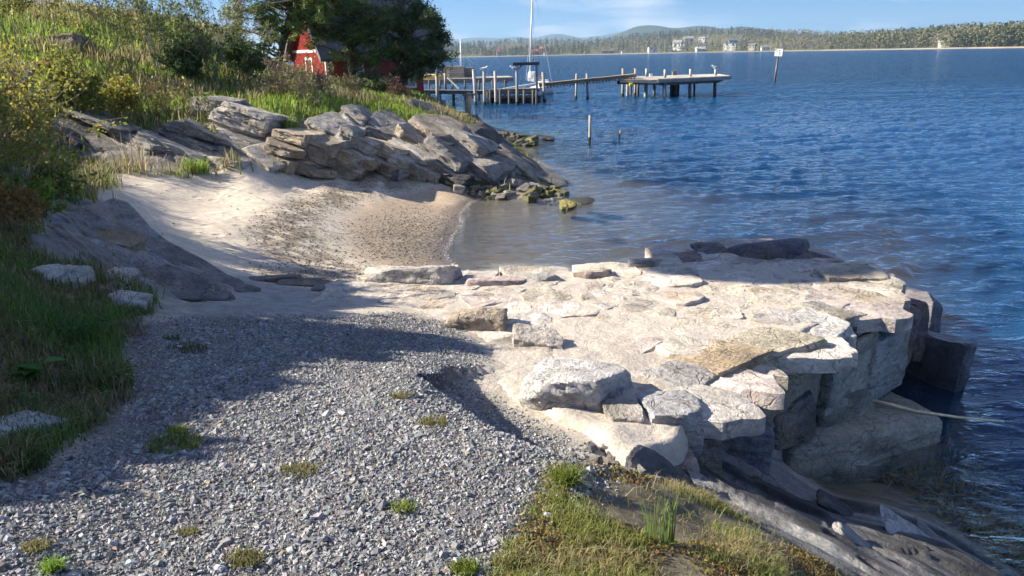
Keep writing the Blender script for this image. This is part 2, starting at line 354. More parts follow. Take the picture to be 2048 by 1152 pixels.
def H0(x, y):
    x = np.atleast_1d(np.asarray(x, float)).ravel(); y = np.atleast_1d(np.asarray(y, float)).ravel(); out = np.empty(len(x))
    for i in range(0, len(x), 60000):
        w = warp(x[i:i + 60000], y[i:i + 60000]); out[i:i + 60000] = _tps(w, CW) @ SOL[:NC] + SOL[NC] + w @ SOL[NC + 1:]
    return out
angs = np.concatenate([np.arange(-66, -40, 1.2), np.arange(-40, 40, 0.2), np.arange(40, 54, 1.0)]) * math.pi / 180
rads = 0.8 * 1.0066 ** np.arange(0, 695); LR = np.log(1.0066)
AA, RR = np.meshgrid(angs, rads); GX = (np.sin(AA) * RR).ravel(); GY = (np.cos(AA) * RR).ravel(); GR = RR.ravel()
G0 = H0(GX, GY)
def sample(A, x, y):
    """bilinear look-up of a per-vertex array on the polar grid"""
    x = np.asarray(x, float); y = np.asarray(y, float); A = A.reshape(len(rads), len(angs))
    a = np.interp(np.arctan2(x, y), angs, np.arange(len(angs))); b = np.clip(np.log(np.hypot(x, y) / 0.8 + 1e-9) / LR, 0, len(rads) - 1.001)
    i = np.clip(a.astype(int), 0, len(angs) - 2); j = b.astype(int); u = a - i; v = b - j
    return (A[j, i] * (1 - u) + A[j, i + 1] * u) * (1 - v) + (A[j + 1, i] * (1 - u) + A[j + 1, i + 1] * u) * v
_T = np.concatenate([np.arange(1.5, 12, 0.02), np.arange(12, 76, 0.08)])
def hit(px, py):
    d = ray(px, py); p = CO + d * _T[:, None]; below = p[:, 2] < np.maximum(sample(G0, p[:, 0], p[:, 1]), -0.02)
    i = int(np.argmax(below)) if below.any() else len(_T) - 1
    return p[i]
def poly(pts): return np.array([hit(*p)[:2] for p in pts])
def sdist(x, y, pg):
    """signed distance to a polygon in plan, positive inside"""
    x = np.asarray(x, float); y = np.asarray(y, float)
    if len(x) > 5000:        # only points near the polygon matter
        lo, hi = pg.min(0) - 3.0, pg.max(0) + 3.0; k = (x > lo[0]) & (x < hi[0]) & (y > lo[1]) & (y < hi[1]); out = np.full(len(x), -50.0)
        if k.sum() <= 5000 or k.sum() < len(x): out[k] = _sd(x[k], y[k], pg); return out
    return _sd(x, y, pg)
def _sd(x, y, pg):
    ins = np.zeros(len(x), bool); dm = np.full(len(x), 1e9)
    for i in range(len(pg)):
        (x0, y0), (x1, y1) = pg[i - 1], pg[i]
        c = ((y0 > y) != (y1 > y)) & (x < (x1 - x0) * (y - y0) / (y1 - y0 + 1e-12) + x0); ins ^= c
        dx, dy = x1 - x0, y1 - y0; tt = np.clip(((x - x0) * dx + (y - y0) * dy) / (dx * dx + dy * dy + 1e-12), 0, 1)
        dm = np.minimum(dm, np.hypot(x - x0 - tt * dx, y - y0 - tt * dy))
    return np.where(ins, dm, -dm)

PG_GRAVEL = poly([(-300,1040),(90,960),(215,860),(262,790),(255,700),(285,652),(450,638),(620,640),(800,628),(890,652),(940,702),(920,748),(1000,792),(1120,858),(1235,928),(1205,985),(1075,1045),(1040,1152),(1010,1700),(-600,1700)])
PG_TURF = poly([(1100,965),(1215,935),(1330,965),(1420,1000),(1520,1060),(1690,1165),(1800,1500),(900,1500),(1000,1130),(1050,1040)])
PG_SAND = poly([(215,350),(420,352),(560,337),(740,350),(900,368),(1010,400),(1060,480),(960,560),(730,585),(500,556),(390,545),(310,480),(240,430),(190,395)])
PG_SLAB = poly([(270,655),(430,592),(500,558),(720,582),(700,600),(620,640),(450,642)])
PG_LEDGE = poly([(110,410),(240,425),(310,480),(400,545),(480,572),(430,600),(330,600),(240,545),(60,500)])
PG_BED = poly([(1255,935),(1420,925),(1560,930),(1760,1010),(2060,1150),(2200,1300),(2000,1600),(1820,1500),(1690,1165),(1520,1060),(1420,1000),(1330,965)])
PG_OUTC = poly([(130,330),(150,240),(400,285),(480,235),(560,262),(640,235),(760,245),(850,255),(960,275),(1030,300),(1140,372),(1000,395),(860,362),(740,350),(560,337),(420,350),(250,342)])
PG_BANK = poly([(-700,1100),(40,958),(195,862),(255,795),(245,705),(262,655),(290,612),(335,575),(235,545),(60,500),(110,412),(200,395),(250,352),(150,332),(-400,300)])
PG_MORT = poly([(620,640),(700,600),(740,560),(1000,520),(1500,500),(1760,560),(1640,720),(1440,790),(1430,925),(1255,935),(1150,855),(1020,790),(930,745),(985,705),(900,650),(800,628)])

def linedist(x, y, L):
    d = np.full(len(x), 1e9)
    for i in range(len(L) - 1):
        a, b = L[i], L[i + 1]; ab = b - a; tt = np.clip(((x - a[0]) * ab[0] + (y - a[1]) * ab[1]) / (ab @ ab), 0, 1)
        d = np.minimum(d, np.hypot(x - a[0] - tt * ab[0], y - a[1] - tt * ab[1]))
    return d
MOUND = poly([(830,768),(910,822),(985,878),(1090,925),(1215,958)])
MSIDE = np.concatenate([MOUND, poly([(1330,900),(1150,740),(900,735)])])
# ------------------------------------------------------------------ ground mesh on a polar grid
def region(x, y):
    r = np.hypot(x, y); j = fbm(P3(x * 2.2, y * 2.2), 4, 3) * 0.035 * r * 0.6
    soft = 0.012 * r + 0.02
    def w(pg, k=1.0): return smooth(-soft * k, soft * k, sdist(x, y, pg) + j)
    return dict(gravel=w(PG_GRAVEL, 2.4), turf=w(PG_TURF), sand=w(PG_SAND, 1.2), slab=w(PG_SLAB), ledge=w(PG_LEDGE), bed=w(PG_BED, .6), outc=w(PG_OUTC, .8), mort=w(PG_MORT, 1.2), bank=np.maximum(w(PG_BANK, .8), smooth(11.5, 13.5, r)))
def H(x, y, reg=None):
    x = np.atleast_1d(np.asarray(x, float)).ravel(); y = np.atleast_1d(np.asarray(y, float)).ravel()
    z = sample(G0, x, y); g = region(x, y) if reg is None else reg; r = np.hypot(x, y)
    rocky = np.clip(g['slab'] + g['ledge'] + g['bed'] + g['outc'], 0, 1)
    hill = np.clip(1 - rocky - g['gravel'] - g['sand'] - g['mort'] - g['turf'], 0, 1) * smooth(0.15, 0.8, z) * g['bank']
    z = z + hill * (0.10 * fbm(P3(x * 0.9, y * 0.9), 4, 5) * smooth(3, 12, r) + 0.04 * fbm(P3(x * 3, y * 3), 3, 6))
    z = z + g['gravel'] * (0.018 * fbm(P3(x * 3, y * 3), 3, 8) + 0.008 * fbm(P3(x * 14, y * 14), 2, 9))
    z = z + g['sand'] * smooth(0.1, 0.6, z) * 0.012 * fbm(P3(x * 4, y * 4), 3, 10)
    # the gravel lies in a low mound that breaks off along a crest towards the jetty
    if MOUND is not None:
        dl = linedist(x, y, MOUND); sd_ = sdist(x, y, MSIDE); d_ = np.where(sd_ > 0, dl, -dl)
        z = z + np.where(dl < 1.2, -0.12 * smooth(0.0, 0.20, d_) * smooth(1.1, 0.45, d_) + 0.05 * smooth(-0.5, -0.05, d_) * smooth(0.12, 0.0, d_), 0)
    z = z + g['turf'] * 0.03 * fbm(P3(x * 5, y * 5), 3, 11)
    # bedrock: long stepped ribs that run with the dip
    def ribs(ax, freq, amp, sd):
        c, s = math.cos(ax), math.sin(ax); u = x * c + y * s; v = -x * s + y * c
        n = fbm(P3(u * freq * 0.18, v * freq, 0), 4, sd); q = np.floor(n * 3.2 + 0.5) / 3.2
        return amp * (0.35 * n + 0.65 * q) + amp * 0.3 * fbm(P3(u * freq, v * freq * 3.2), 4, sd + 9)
    z = z + g['bed'] * ribs(R(-38), 3.0, 0.10, 21) + g['ledge'] * ribs(R(-32), 3.2, 0.13, 22) + g['slab'] * ribs(R(-10), 3.0, 0.035, 23)
    z = z + g['outc'] * (1 - g['sand']) * ribs(R(12), 1.5, 0.14, 24)
    shore = smooth(0.5, 0.12, z) * smooth(24, 27, y) * smooth(-7, -4, x)
    z = z + shore * 0.10 * fbm(P3(x * 1.6, y * 1.6), 4, 26)
    return z
GREG = region(GX, GY); GZ = H(GX, GY, GREG)
def H1(x, y): return float(sample(GZ, [x], [y])[0])
def ground_color(x, y, z, g):
    n1 = fbm(P3(x * 1.3, y * 1.3), 4, 41); n2 = fbm(P3(x * 6, y * 6), 3, 42); r = np.hypot(x, y)
    def C(*c): return np.array(c)[None, :]
    soil = C(0.13, 0.11, 0.06) * (1 + 0.4 * n2[:, None]); green = C(0.12, 0.17, 0.035)
    c = soil + (green - soil) * smooth(-0.25, 0.3, n1)[:, None]
    def over(c, w, col): return c + (col - c) * np.clip(w, 0, 1)[:, None]
    rock = C(0.27, 0.26, 0.24) * (1 + 0.30 * n2[:, None] + 0.15 * n1[:, None])
    c = over(c, 1 - g['bank'], rock * C(1.25, 1.2, 1.12))
    c = over(c, g['outc'], rock * C(0.85, 0.82, 0.78)); c = over(c, g['ledge'], rock * C(1.0, 1.0, 1.0))
    sand = C(0.58, 0.505, 0.40) * (1 + 0.05 * n1[:, None])
    sw = np.maximum(g['sand'], smooth(0.12, -0.05, z) * (r < 60))
    c = over(c, sw, sand)
    c = over(c, g['sand'] * smooth(0.38, 0.22, z + 0.05 * n1), C(0.42, 0.33, 0.235))               # damp sand above the waterline
    c = over(c, np.maximum(g['sand'], sw) * smooth(0.09, 0.03, z + 0.02 * n2), C(0.24, 0.185, 0.13))               # wet strip and drowned sand
    pe = g['sand'] * smooth(1.6, 0.2, np.hypot((x + 1.7) / 1.1, (y - 14.2) / 2.6)) * smooth(-0.5, 0.25, n2 + 0.4)
    c = over(c, pe * 0.8, C(0.17, 0.145, 0.115))                                                 # pebbly patch
    c = over(c, g['slab'], C(0.40, 0.375, 0.345) * (1 + 0.2 * n2[:, None]))
    c = over(c, g['mort'], C(0.47, 0.415, 0.345))
    c = over(c, g['gravel'], C(0.14, 0.135, 0.126) * (1 + 0.25 * n2[:, None]))  # ground under the chips coloured darker to deepen the shade between them
    bt = smooth(-0.3, 0.35, fbm(P3((x * .79 - y * .61) * 0.9, (x * .61 + y * .79) * 4), 4, 47))[:, None]
    bt2 = smooth(-.1, .15, fbm(P3((x * .79 - y * .61) * 2.2, (x * .61 + y * .79) * 9), 4, 48))[:, None]
    bed = (C(0.075, 0.077, 0.082) * (1 - bt) + C(0.33, 0.32, 0.30) * bt) * (.6 + .5 * bt2)
    c = over(c, g['bed'], bed); c = over(c, g['turf'], C(0.15, 0.125, 0.085) * (1 + 0.3 * n2[:, None]))
    weed = smooth(0.16, 0.0, z + 0.06 * n2) * np.clip(g['bed'] + g['outc'] + smooth(24, 27, y), 0, 1)
    c = over(c, weed, C(0.035, 0.038, 0.015))
    # sea floor: sand in the cove, dark weed and mud elsewhere
    uw = smooth(-0.05, -0.25, z)
    kelp = uw * smooth(-0.1, 0.25, fbm(P3(x * 0.9, y * 0.5), 4, 44) + 0.9 * smooth(2.6, 3.6, x) * smooth(9, 7, y) - 0.55)
    c = over(c, kelp, C(0.10, 0.075, 0.02) * (1 + 0.6 * n2[:, None]))
    return np.clip(c, 0.005, 0.9)
# wrack line: a curved belt of dry weed and pebbles across the sand
WRACK = np.array([hit(*p)[:2] for p in [(770,368),(680,385),(620,410),(590,440),(585,475),(615,510),(660,540),(600,555)]])
def wrack_w(x, y):
    return smooth(0.85, 0.15, linedist(x, y, WRACK) + 0.35 * fbm(P3(x * 1.5, y * 1.5), 3, 51))
GC = ground_color(GX, GY, GZ, GREG)
ww = (wrack_w(GX, GY) * GREG['sand'] * smooth(-0.35, 0.2, fbm(P3(GX * 5, GY * 5), 3, 52) + 0.1))[:, None]
GC = GC + (np.array([[0.20, 0.155, 0.10]]) - GC) * ww * 0.8
hillw = np.clip(1 - sum(GREG[k] for k in ('gravel', 'sand', 'slab', 'ledge', 'bed', 'outc', 'mort', 'turf')), 0, 1) * GREG['bank']
bmp = np.clip(0.35 + 0.35 * (GREG['outc'] + GREG['ledge'] + GREG['bed'] + GREG['slab']) - 0.12 * GREG['sand'], 0.1, 0.8)
sandm = GREG['sand'] * smooth(0.42, 0.6, GZ); wet = np.clip(smooth(0.14, 0.02, GZ) + GREG['bed'] * 0.35 * smooth(0.4, 0.0, GZ), 0, 1) * (GZ > -0.1)
nA, nR = len(angs), len(rads)
idx = np.arange(nA * nR).reshape(nR, nA); Q = np.stack([idx[:-1, :-1], idx[1:, :-1], idx[1:, 1:], idx[:-1, 1:]], -1).reshape(-1, 4)[:, ::-1]
fc = lambda a: a[Q].mean(1)
cls = np.stack([fc(hillw) + 0.02 * fc(GREG['bank']), fc(GREG['gravel']), fc(GREG['sand']), fc(GREG['slab']), fc(GREG['ledge']), fc(GREG['bed']), fc(GREG['outc']), fc(GREG['mort']) + 0.01, fc(GREG['turf'])], 1).argmax(1)
fz = fc(GZ); cls = np.where(fz < -0.06, 9, cls)
keep = (fz > -3.3) & (fc(GX) < 32)
keep &= sdist(fc(GX), fc(GY), np.array([at_z(px, py, 1.12)[:2] for (px, py) in [(760,580),(1215,560),(1500,515),(1690,560),(1560,670),(1320,790),(1060,740),(1000,660)]])) < 0    # nothing under the jetty
for k, nm in enumerate(['hillside', 'gravel_path', 'sand_beach', 'smooth_rock_slab', 'rock_ledge', 'shore_bedrock', 'rocky_bank', 'mortar_bed', 'turf_ground', 'seabed']):
    f = Q[(cls == k) & keep]
    if not len(f): continue
    u, inv = np.unique(f, return_inverse=True)
    o = ob(nm, mkmesh(nm, np.stack([GX[u], GY[u], GZ[u]], 1), inv.reshape(-1, 4), k not in (4, 6), GC[u], {'bmp': bmp[u], 'sand': sandm[u], 'wet': wet[u]}), M_GROUND)
    tag(o, kind='structure')

# ------------------------------------------------------------------ the sea
wa = np.concatenate([np.arange(-64, -36, 2), np.arange(-36, 38, 0.22), np.arange(38, 52, 1.0)]) * math.pi / 180
wr = [2.6]
while wr[-1] < 9000: wr.append(wr[-1] * (1.0075 if wr[-1] < 34 else 1.012 if wr[-1] < 90 else 1.05))
wr = np.array(wr); WA, WR = np.meshgrid(wa, wr); WX = (np.sin(WA) * WR).ravel(); WY = (np.cos(WA) * WR).ravel(); Wr = WR.ravel()
nearm = Wr < 120
dep = np.full(len(WX), 5.0); dep[nearm] = -np.where(Wr[nearm] < 70, sample(G0, WX[nearm], WY[nearm]), -4.0)
# swell of a few short waves that run in to the beach, flattening in the shallows and the lee
wz = np.zeros(len(WX)); jit = np.zeros(len(WX)); jit[nearm] = fbm(P3(WX[nearm] * 0.25, WY[nearm] * 0.25), 3, 61); j2 = np.zeros(len(WX)); j2[nearm] = fbm(P3(WX[nearm] * 0.9, WY[nearm] * 0.9), 3, 62)
for (az, lam, amp, ph) in [(-72, 1.35, 0.020, 0), (-80, 0.86, 0.016, 1.3), (-60, 0.58, 0.010, 2.2), (-95, 0.47, 0.0075, 4.0), (-45, 0.40, 0.006, 0.7), (-78, 2.4, 0.018, 2.9)]:
    k = 2 * math.pi / lam; c, s = math.cos(R(az)), math.sin(R(az))
    phs = k * (WX * c + WY * s) + ph + 3.2 * jit + 1.5 * j2
    wz += amp * (1.5 * (0.5 + 0.5 * np.sin(phs)) ** 1.7 - 0.6) * (0.7 + 0.6 * jit)
wz[nearm] += 0.012 * fbm(P3(WX[nearm] * 2.2, WY[nearm] * 4.0), 3, 63)
wz *= 1.75 * smooth(-0.05, 0.6, dep) + 0.3; wz *= 1 - smooth(55, 100, Wr)
nW = len(wa); iw = np.arange(len(WX)).reshape(len(wr), nW); WQ = np.stack([iw[:-1, :-1], iw[:-1, 1:], iw[1:, 1:], iw[1:, :-1]], -1).reshape(-1, 4)
WQ = WQ[dep[WQ].max(1) > -0.25]; u, inv = np.unique(WQ, return_inverse=True)
opq = 1 - np.exp(-(np.clip(dep, 0, 9) / 0.85) ** 1.4); opq = np.clip(opq + 0.12 * smooth(1.1, 1.9, dep), 0, 1)
o = ob('sea', mkmesh('sea', np.stack([WX[u], WY[u], wz[u]], 1), inv.reshape(-1, 4), True, None, {'opq': opq[u], 'far': smooth(18, 70, Wr)[u]}), M_WATER)
tag(o, kind='structure')

# ------------------------------------------------------------------ rocks
_cg = {}
def cubegrid(n):
    if n in _cg: return _cg[n]
    key = {}; V = []; F = []
    def vid(p):
        k = tuple(int(round(c * n)) for c in p)
        if k not in key: key[k] = len(V); V.append(p)
        return key[k]
    for ax in range(3):
        for sg in (-1, 1):
            a, b = (ax + 1) % 3, (ax + 2) % 3
            for i in range(n):
                for j in range(n):
                    q = []
                    for (di, dj) in ((0, 0), (1, 0), (1, 1), (0, 1)):
                        p = [0, 0, 0]; p[ax] = sg; p[a] = -1 + 2 * (i + di) / n; p[b] = -1 + 2 * (j + dj) / n; q.append(vid(p))
                    F.append(q if sg > 0 else q[::-1])
    _cg[n] = (np.array(V, float), np.array(F)); return _cg[n]
def rock(dims, n=12, seed=0, rough=0.05, chips=10, layer=0.03, jit=0.11, power=55, cut=(0.74, 0.96)):
    """half-extents -> angular rock: a jittered box, cut by random planes, with ledges along its bedding"""
    g = np.random.default_rng(seed); V, F = cubegrid(n); d3 = np.asarray(dims, float); q = V * d3; d = q / np.linalg.norm(q, axis=1)[:, None]
    N = []; Hh = []
    for ax in range(3):
        for sg in (-1, 1):
            e = np.zeros(3); e[ax] = sg; e = e + g.normal(0, jit, 3); e /= np.linalg.norm(e); N.append(e); Hh.append(d3[ax] * g.uniform(0.88, 1.0))
    for _ in range(chips):
        e = g.normal(0, 1, 3) * (1 / d3) ** 0.4; e /= np.linalg.norm(e); N.append(e); Hh.append((np.abs(e) * d3).sum() * g.uniform(*cut))
    dn = np.clip(d @ np.array(N).T, 0, None) / np.array(Hh); r = (dn ** power).sum(1) ** (-1 / power); p = d * r[:, None]
    L = float(d3.mean()); o = g.uniform(-50, 50, 3)
    f = fbm(p / L * 1.6 + o, 4, seed % 97) ; f2 = fbm(p / L * np.array([1.2, 1.2, 5.5]) + o, 3, seed % 89)
    if n >= 12: f = f + 0.42 * fbm(p / L * 7.0 + o, 3, seed % 83)
    p = p + d * (rough * L * 1.3 * f)[:, None]; hd = d * np.array([1, 1, 0.15]); p = p + hd * (layer * L * 2.2 * (np.round(f2 * 2.5) / 2.5))[:, None]
    return p, F
def rotm(rx=0, ry=0, rz=0):
    return np.array((Matrix.Rotation(rz, 3, 'Z') @ Matrix.Rotation(ry, 3, 'Y') @ Matrix.Rotation(rx, 3, 'X')))
def add_rock(name, c, dims, rot, color, parent=None, n=12, seed=0, mat=None, smoothed=True, **kw):
    V, F = rock(np.asarray(dims) / 2, n, seed, **kw)
    me = mkmesh(name, V, F, smoothed)
    if smoothed: me.set_sharp_from_angle(angle=R(27))
    o = ob(name, me, mat or M_ROCK, parent, None, color)
    c = np.asarray(c, float)
    if parent is not None: c = c - np.array(parent.location)
    o.location = c; o.rotation_euler = rot
    return o
def block(px0, py0, px1, py1, ztop, D, yaw):
    """world centre and size of a wall stone from its outline in the photograph and the height of its top"""
    cx = (px0 + px1) / 2; th = R(yaw); pb = at_z(cx, py0, ztop); W = (px1 - px0) * mpp(pb[1] / math.cos(R(12)) - D * .4)
    Lx = max((W - D * abs(math.sin(th))) / math.cos(th), W * 0.45); E = Lx * abs(math.sin(th)) + D * math.cos(th)
    yf = pb[1] - E; zb = at_y(cx, py1, yf)[2]; hz = max(ztop - zb, 0.12); m = at_y(cx, (py0 + py1) / 2, pb[1] - E / 2)
    return (m[0], pb[1] - E / 2, ztop - hz / 2), (Lx, D, hz), (R(random.uniform(-3, 3)), R(random.uniform(-3, 3)), th)

# ------------------------------------------------------------------ the stone jetty
JZ = 1.12
jet = root('stone_jetty', (1.2, 6.6, 0.0), 'low jetty of boulders topped with mortared flagstones beside the cove', 'jetty')
PG_J = np.array([at_z(px, py, JZ)[:2] for (px, py) in [(735,550),(850,541),(950,551),(1100,549),(1215,538),(1320,516),(1400,498),(1500,489),(1600,501),(1690,526),(1750,548),(1755,585),(1685,632),(1600,680),(1450,750),(1392,800),(1370,880),(1262,930),(1150,862),(1010,800),(940,748),(985,705),(900,648),(760,628),(640,640),(690,600)]])
x0, y0 = PG_J.min(0) - 0.15; x1, y1 = PG_J.max(0) + 0.15; st = 0.035
gx = np.arange(x0, x1, st); gy = np.arange(y0, y1, st); JX, JY = np.meshgrid(gx, gy); JX = JX.ravel(); JY = JY.ravel()
js = sdist(JX, JY, PG_J); hb = sample(GZ, JX, JY)
jz = JZ + 0.018 * fbm(P3(JX * 2.5, JY * 2.5), 4, 71) + 0.01 * fbm(P3(JX * 12, JY * 12), 3, 72)
slopeup = smooth(6.3, 5.2, JY) * smooth(1.2, 0.2, JX) * 0.05
jz = jz + slopeup + .03 * smooth(5.6, 5.0, JY) * fbm(P3(JX * 5, JY * 5), 4, 74)
jz = hb - 0.25 + (jz - hb + 0.25) * smooth(-0.06, 0.05, js + 0.03 * fbm(P3(JX * 5, JY * 5), 2, 73))
ii = np.arange(len(JX)).reshape(len(gy), len(gx)); JQ = np.stack([ii[:-1, :-1], ii[:-1, 1:], ii[1:, 1:], ii[1:, :-1]], -1).reshape(-1, 4)
JQ = JQ[js[JQ].max(1) > -0.07]; u, inv = np.unique(JQ, return_inverse=True)
kid('mortar', np.stack([JX[u], JY[u], jz[u]], 1), inv.reshape(-1, 4), M_MORTAR, jet, None, True)
def jtop(x, y): 
    i = int(np.argmin((JX - x) ** 2 + (JY - y) ** 2)); return jz[i]
# wall stones, near to far: outline in the photo, top height, depth, yaw, colour
# vertical planes parallel to the quay line carry the courses; each stone: px span, top and bottom row of its face, step out from the line, depth, colour
QA = at_z(1439, 738, 1.15); QU = (at_z(1746, 611, 1.15) - QA)[:2]; QU = QU / np.linalg.norm(QU); QN = np.array([QU[1], -QU[0]]); QC = QN @ QA[:2]; QYAW = math.atan2(QU[1], QU[0])
def on_quay(px, py, off):
    d = ray(px, py); return CO + d * ((QC + off) / (QN @ d[:2]))
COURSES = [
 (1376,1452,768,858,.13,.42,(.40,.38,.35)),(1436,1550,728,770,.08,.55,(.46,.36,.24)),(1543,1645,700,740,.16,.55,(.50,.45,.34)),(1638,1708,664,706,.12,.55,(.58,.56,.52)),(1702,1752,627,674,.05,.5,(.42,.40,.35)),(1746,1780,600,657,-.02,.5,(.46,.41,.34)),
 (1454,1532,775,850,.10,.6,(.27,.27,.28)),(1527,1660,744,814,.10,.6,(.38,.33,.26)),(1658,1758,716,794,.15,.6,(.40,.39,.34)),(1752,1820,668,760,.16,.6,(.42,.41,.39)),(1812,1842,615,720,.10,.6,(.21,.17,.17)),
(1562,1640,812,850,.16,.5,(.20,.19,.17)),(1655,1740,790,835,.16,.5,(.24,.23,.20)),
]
for i, (a, b, t0, t1, of_, D, colr) in enumerate(COURSES):
    cx = (a + b) / 2; pt, pb = on_quay(cx, t0, of_), on_quay(cx, t1, of_); Lx = np.linalg.norm((on_quay(b, (t0 + t1) / 2, of_) - on_quay(a, (t0 + t1) / 2, of_))[:2]); ex = .10 if i < 6 else .16
    m_ = (pt + pb) / 2; c_ = (m_[0] - QN[0] * D / 2, m_[1] - QN[1] * D / 2, (pt[2] + pb[2] - ex) / 2)
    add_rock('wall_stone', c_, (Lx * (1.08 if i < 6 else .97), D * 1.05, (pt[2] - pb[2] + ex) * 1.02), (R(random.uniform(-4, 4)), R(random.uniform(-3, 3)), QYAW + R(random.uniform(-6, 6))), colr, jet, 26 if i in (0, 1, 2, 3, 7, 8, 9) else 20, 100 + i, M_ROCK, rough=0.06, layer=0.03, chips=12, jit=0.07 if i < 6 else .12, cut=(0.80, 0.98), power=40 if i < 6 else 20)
add_rock('wall_stone', (2.74, 6.30, -.12), (1.86, 1.1, .94), (R(5), R(1), R(25)), (.38,.36,.29), jet, 32, 141, M_ROCK, rough=.06, layer=.025, chips=14, jit=.07, cut=(.82, .97), power=16)
m = MB(); a_, b_ = on_quay(1420, 800, -.10), on_quay(1760, 640, -.10); m.bar((a_[0], a_[1], .3), (b_[0], b_[1], .3), .3, 1.5); m.build('core', M_ROCK, jet, (.12,.115,.11))  # backing behind the courses, coloured dark for the shade in the gaps
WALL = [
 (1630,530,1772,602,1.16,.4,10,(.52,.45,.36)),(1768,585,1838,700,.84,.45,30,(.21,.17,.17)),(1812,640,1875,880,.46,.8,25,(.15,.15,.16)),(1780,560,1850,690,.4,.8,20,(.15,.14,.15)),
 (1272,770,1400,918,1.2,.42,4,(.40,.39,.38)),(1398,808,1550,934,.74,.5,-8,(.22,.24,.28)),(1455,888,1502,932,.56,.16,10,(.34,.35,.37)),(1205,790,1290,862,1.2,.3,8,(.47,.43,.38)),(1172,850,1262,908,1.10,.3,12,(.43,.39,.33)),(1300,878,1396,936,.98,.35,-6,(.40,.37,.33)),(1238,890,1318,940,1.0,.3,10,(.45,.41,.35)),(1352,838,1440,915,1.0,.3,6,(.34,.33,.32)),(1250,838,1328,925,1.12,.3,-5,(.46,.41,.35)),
]
for i, (a, b, c, d, zt, D, yw, colr) in enumerate(WALL):
    cc, dm, rt = block(a, b, c, d, zt, D, yw); ex = .1 if zt > 1.0 else .2 if zt > .5 else max(zt - dm[2] + .5, .1); dm = (dm[0], dm[1], dm[2] + ex); cc = (cc[0], cc[1], cc[2] - ex / 2)
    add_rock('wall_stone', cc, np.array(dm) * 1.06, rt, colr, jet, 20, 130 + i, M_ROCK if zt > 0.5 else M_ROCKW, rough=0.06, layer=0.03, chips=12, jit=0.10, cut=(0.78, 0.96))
KNOB = [
 (1040,696,1258,790,1.34,.50,-14,(.55,.53,.50),'large pale boulder bedded in the near edge of the paving'),
 (1012,645,1130,698,1.24,.30,-12,(.48,.43,.37),'flat-topped boulder beyond the large pale one'),
 (892,600,1020,658,1.28,.34,-10,(.47,.39,.30),'brownish boulder at the gravel side of the paving'),
 (735,528,918,578,1.22,.36,-6,(.52,.49,.45),'long pale kerb stone at the beach corner of the jetty'),
 (925,543,1046,575,1.17,.34,0,(.50,.41,.38),'pinkish stone on the beach side of the jetty'),
 (1436,466,1610,520,1.20,.9,-6,(.16,.16,.19),'dark blue-grey rock at the far tip of the jetty'),
 (1388,484,1455,514,1.16,.35,8,(.18,.17,.17),None),(1326,503,1402,526,1.14,.35,5,(.25,.18,.16),None),
 (1590,503,1690,545,1.13,.5,-20,(.22,.19,.18),None),(1668,520,1745,552,1.10,.4,-25,(.24,.22,.21),None),(1150,535,1230,556,1.17,.25,4,(.36,.29,.25),None),(1252,512,1338,548,1.15,.4,-8,(.34,.29,.25),None),(1062,541,1110,560,1.17,.2,0,(.30,.29,.28),None),
]
for i, (a, b, c, d, zt, D, yw, colr, lb) in enumerate(KNOB):
    cc, dm, rt = block(a, b, c, d, zt, D, yw); dm = np.array(dm) * 1.06; dm[2] += 0.24; cc = (cc[0], cc[1], cc[2] - 0.12)
    o = add_rock('boulder', cc, dm, rt, colr, jet, 28 if i < 4 else 18, 150 + i, M_ROCK, rough=0.07, layer=0.04 if i != 5 else .015, chips=14, jit=0.16, cut=(0.70, 0.94), power=40 if i != 5 else 7)
    if lb: tag(o, lb)
# flagstones: a Voronoi lay with wide joints, each its own slab
def clip(pg, a, b, c):       # keep a*x+b*y<=c
    out = []
    for i in range(len(pg)):
        p, q = pg[i - 1], pg[i]; fp, fq = a * p[0] + b * p[1] - c, a * q[0] + b * q[1] - c
        if (fp <= 0) != (fq <= 0): t = fp / (fp - fq); out.append((p[0] + (q[0] - p[0]) * t, p[1] + (q[1] - p[1]) * t))
        if fq <= 0: out.append(tuple(q))
    return out
def flag_mesh(pg, seed, top):
    g = np.random.default_rng(seed); c = np.mean(pg, 0); P = np.array(pg)
    for _ in range(1):       # break the corners
        nx = np.roll(P, -1, 0); P = np.stack([P * .86 + nx * .14, P * .14 + nx * .86], 1).reshape(-1, 2)
    seg = np.linalg.norm(np.roll(P, -1, 0) - P, axis=1); s = np.concatenate([[0], np.cumsum(seg)]); PP = np.vstack([P, P[:1]]); m = 40
    tt = np.arange(m) / m * s[-1]; P = np.stack([np.interp(tt, s, PP[:, 0]), np.interp(tt, s, PP[:, 1])], 1)
    P = c + (P - c) * (1 + 0.16 * fbm(np.stack([P[:, 0] * 11, P[:, 1] * 11, P[:, 0] * 0 + seed], 1), 4, 5))[:, None]
    tilt = g.normal(0, 0.03, 2); V = []; F = []
    for k, (sc, dz) in enumerate([(1.0, -0.12), (1.0, -0.005), (0.98, 0.0), (0.8, 0.002), (0.6, 0.003), (0.38, 0.002), (0.15, 0.002)]):
        q = c + (P - c) * sc; z = top + dz + (q - c) @ tilt
        if k: z = z + 0.02 * fbm(P3(q[:, 0] * 9, q[:, 1] * 7, seed), 4, 8) * (1 if k > 1 else .5)
        V.append(np.column_stack([q, z]))
    V = np.concatenate(V)
    for k in range(6):
        for i in range(m): F.append([k * m + i, k * m + (i + 1) % m, (k + 1) * m + (i + 1) % m, (k + 1) * m + i])
    T = [[6 * m, 6 * m + i, 6 * m + i + 1] for i in range(1, m - 1)]
    return V, [np.array(F), np.array(T)]
g = np.random.default_rng(12); seeds = []
PGi = PG_J
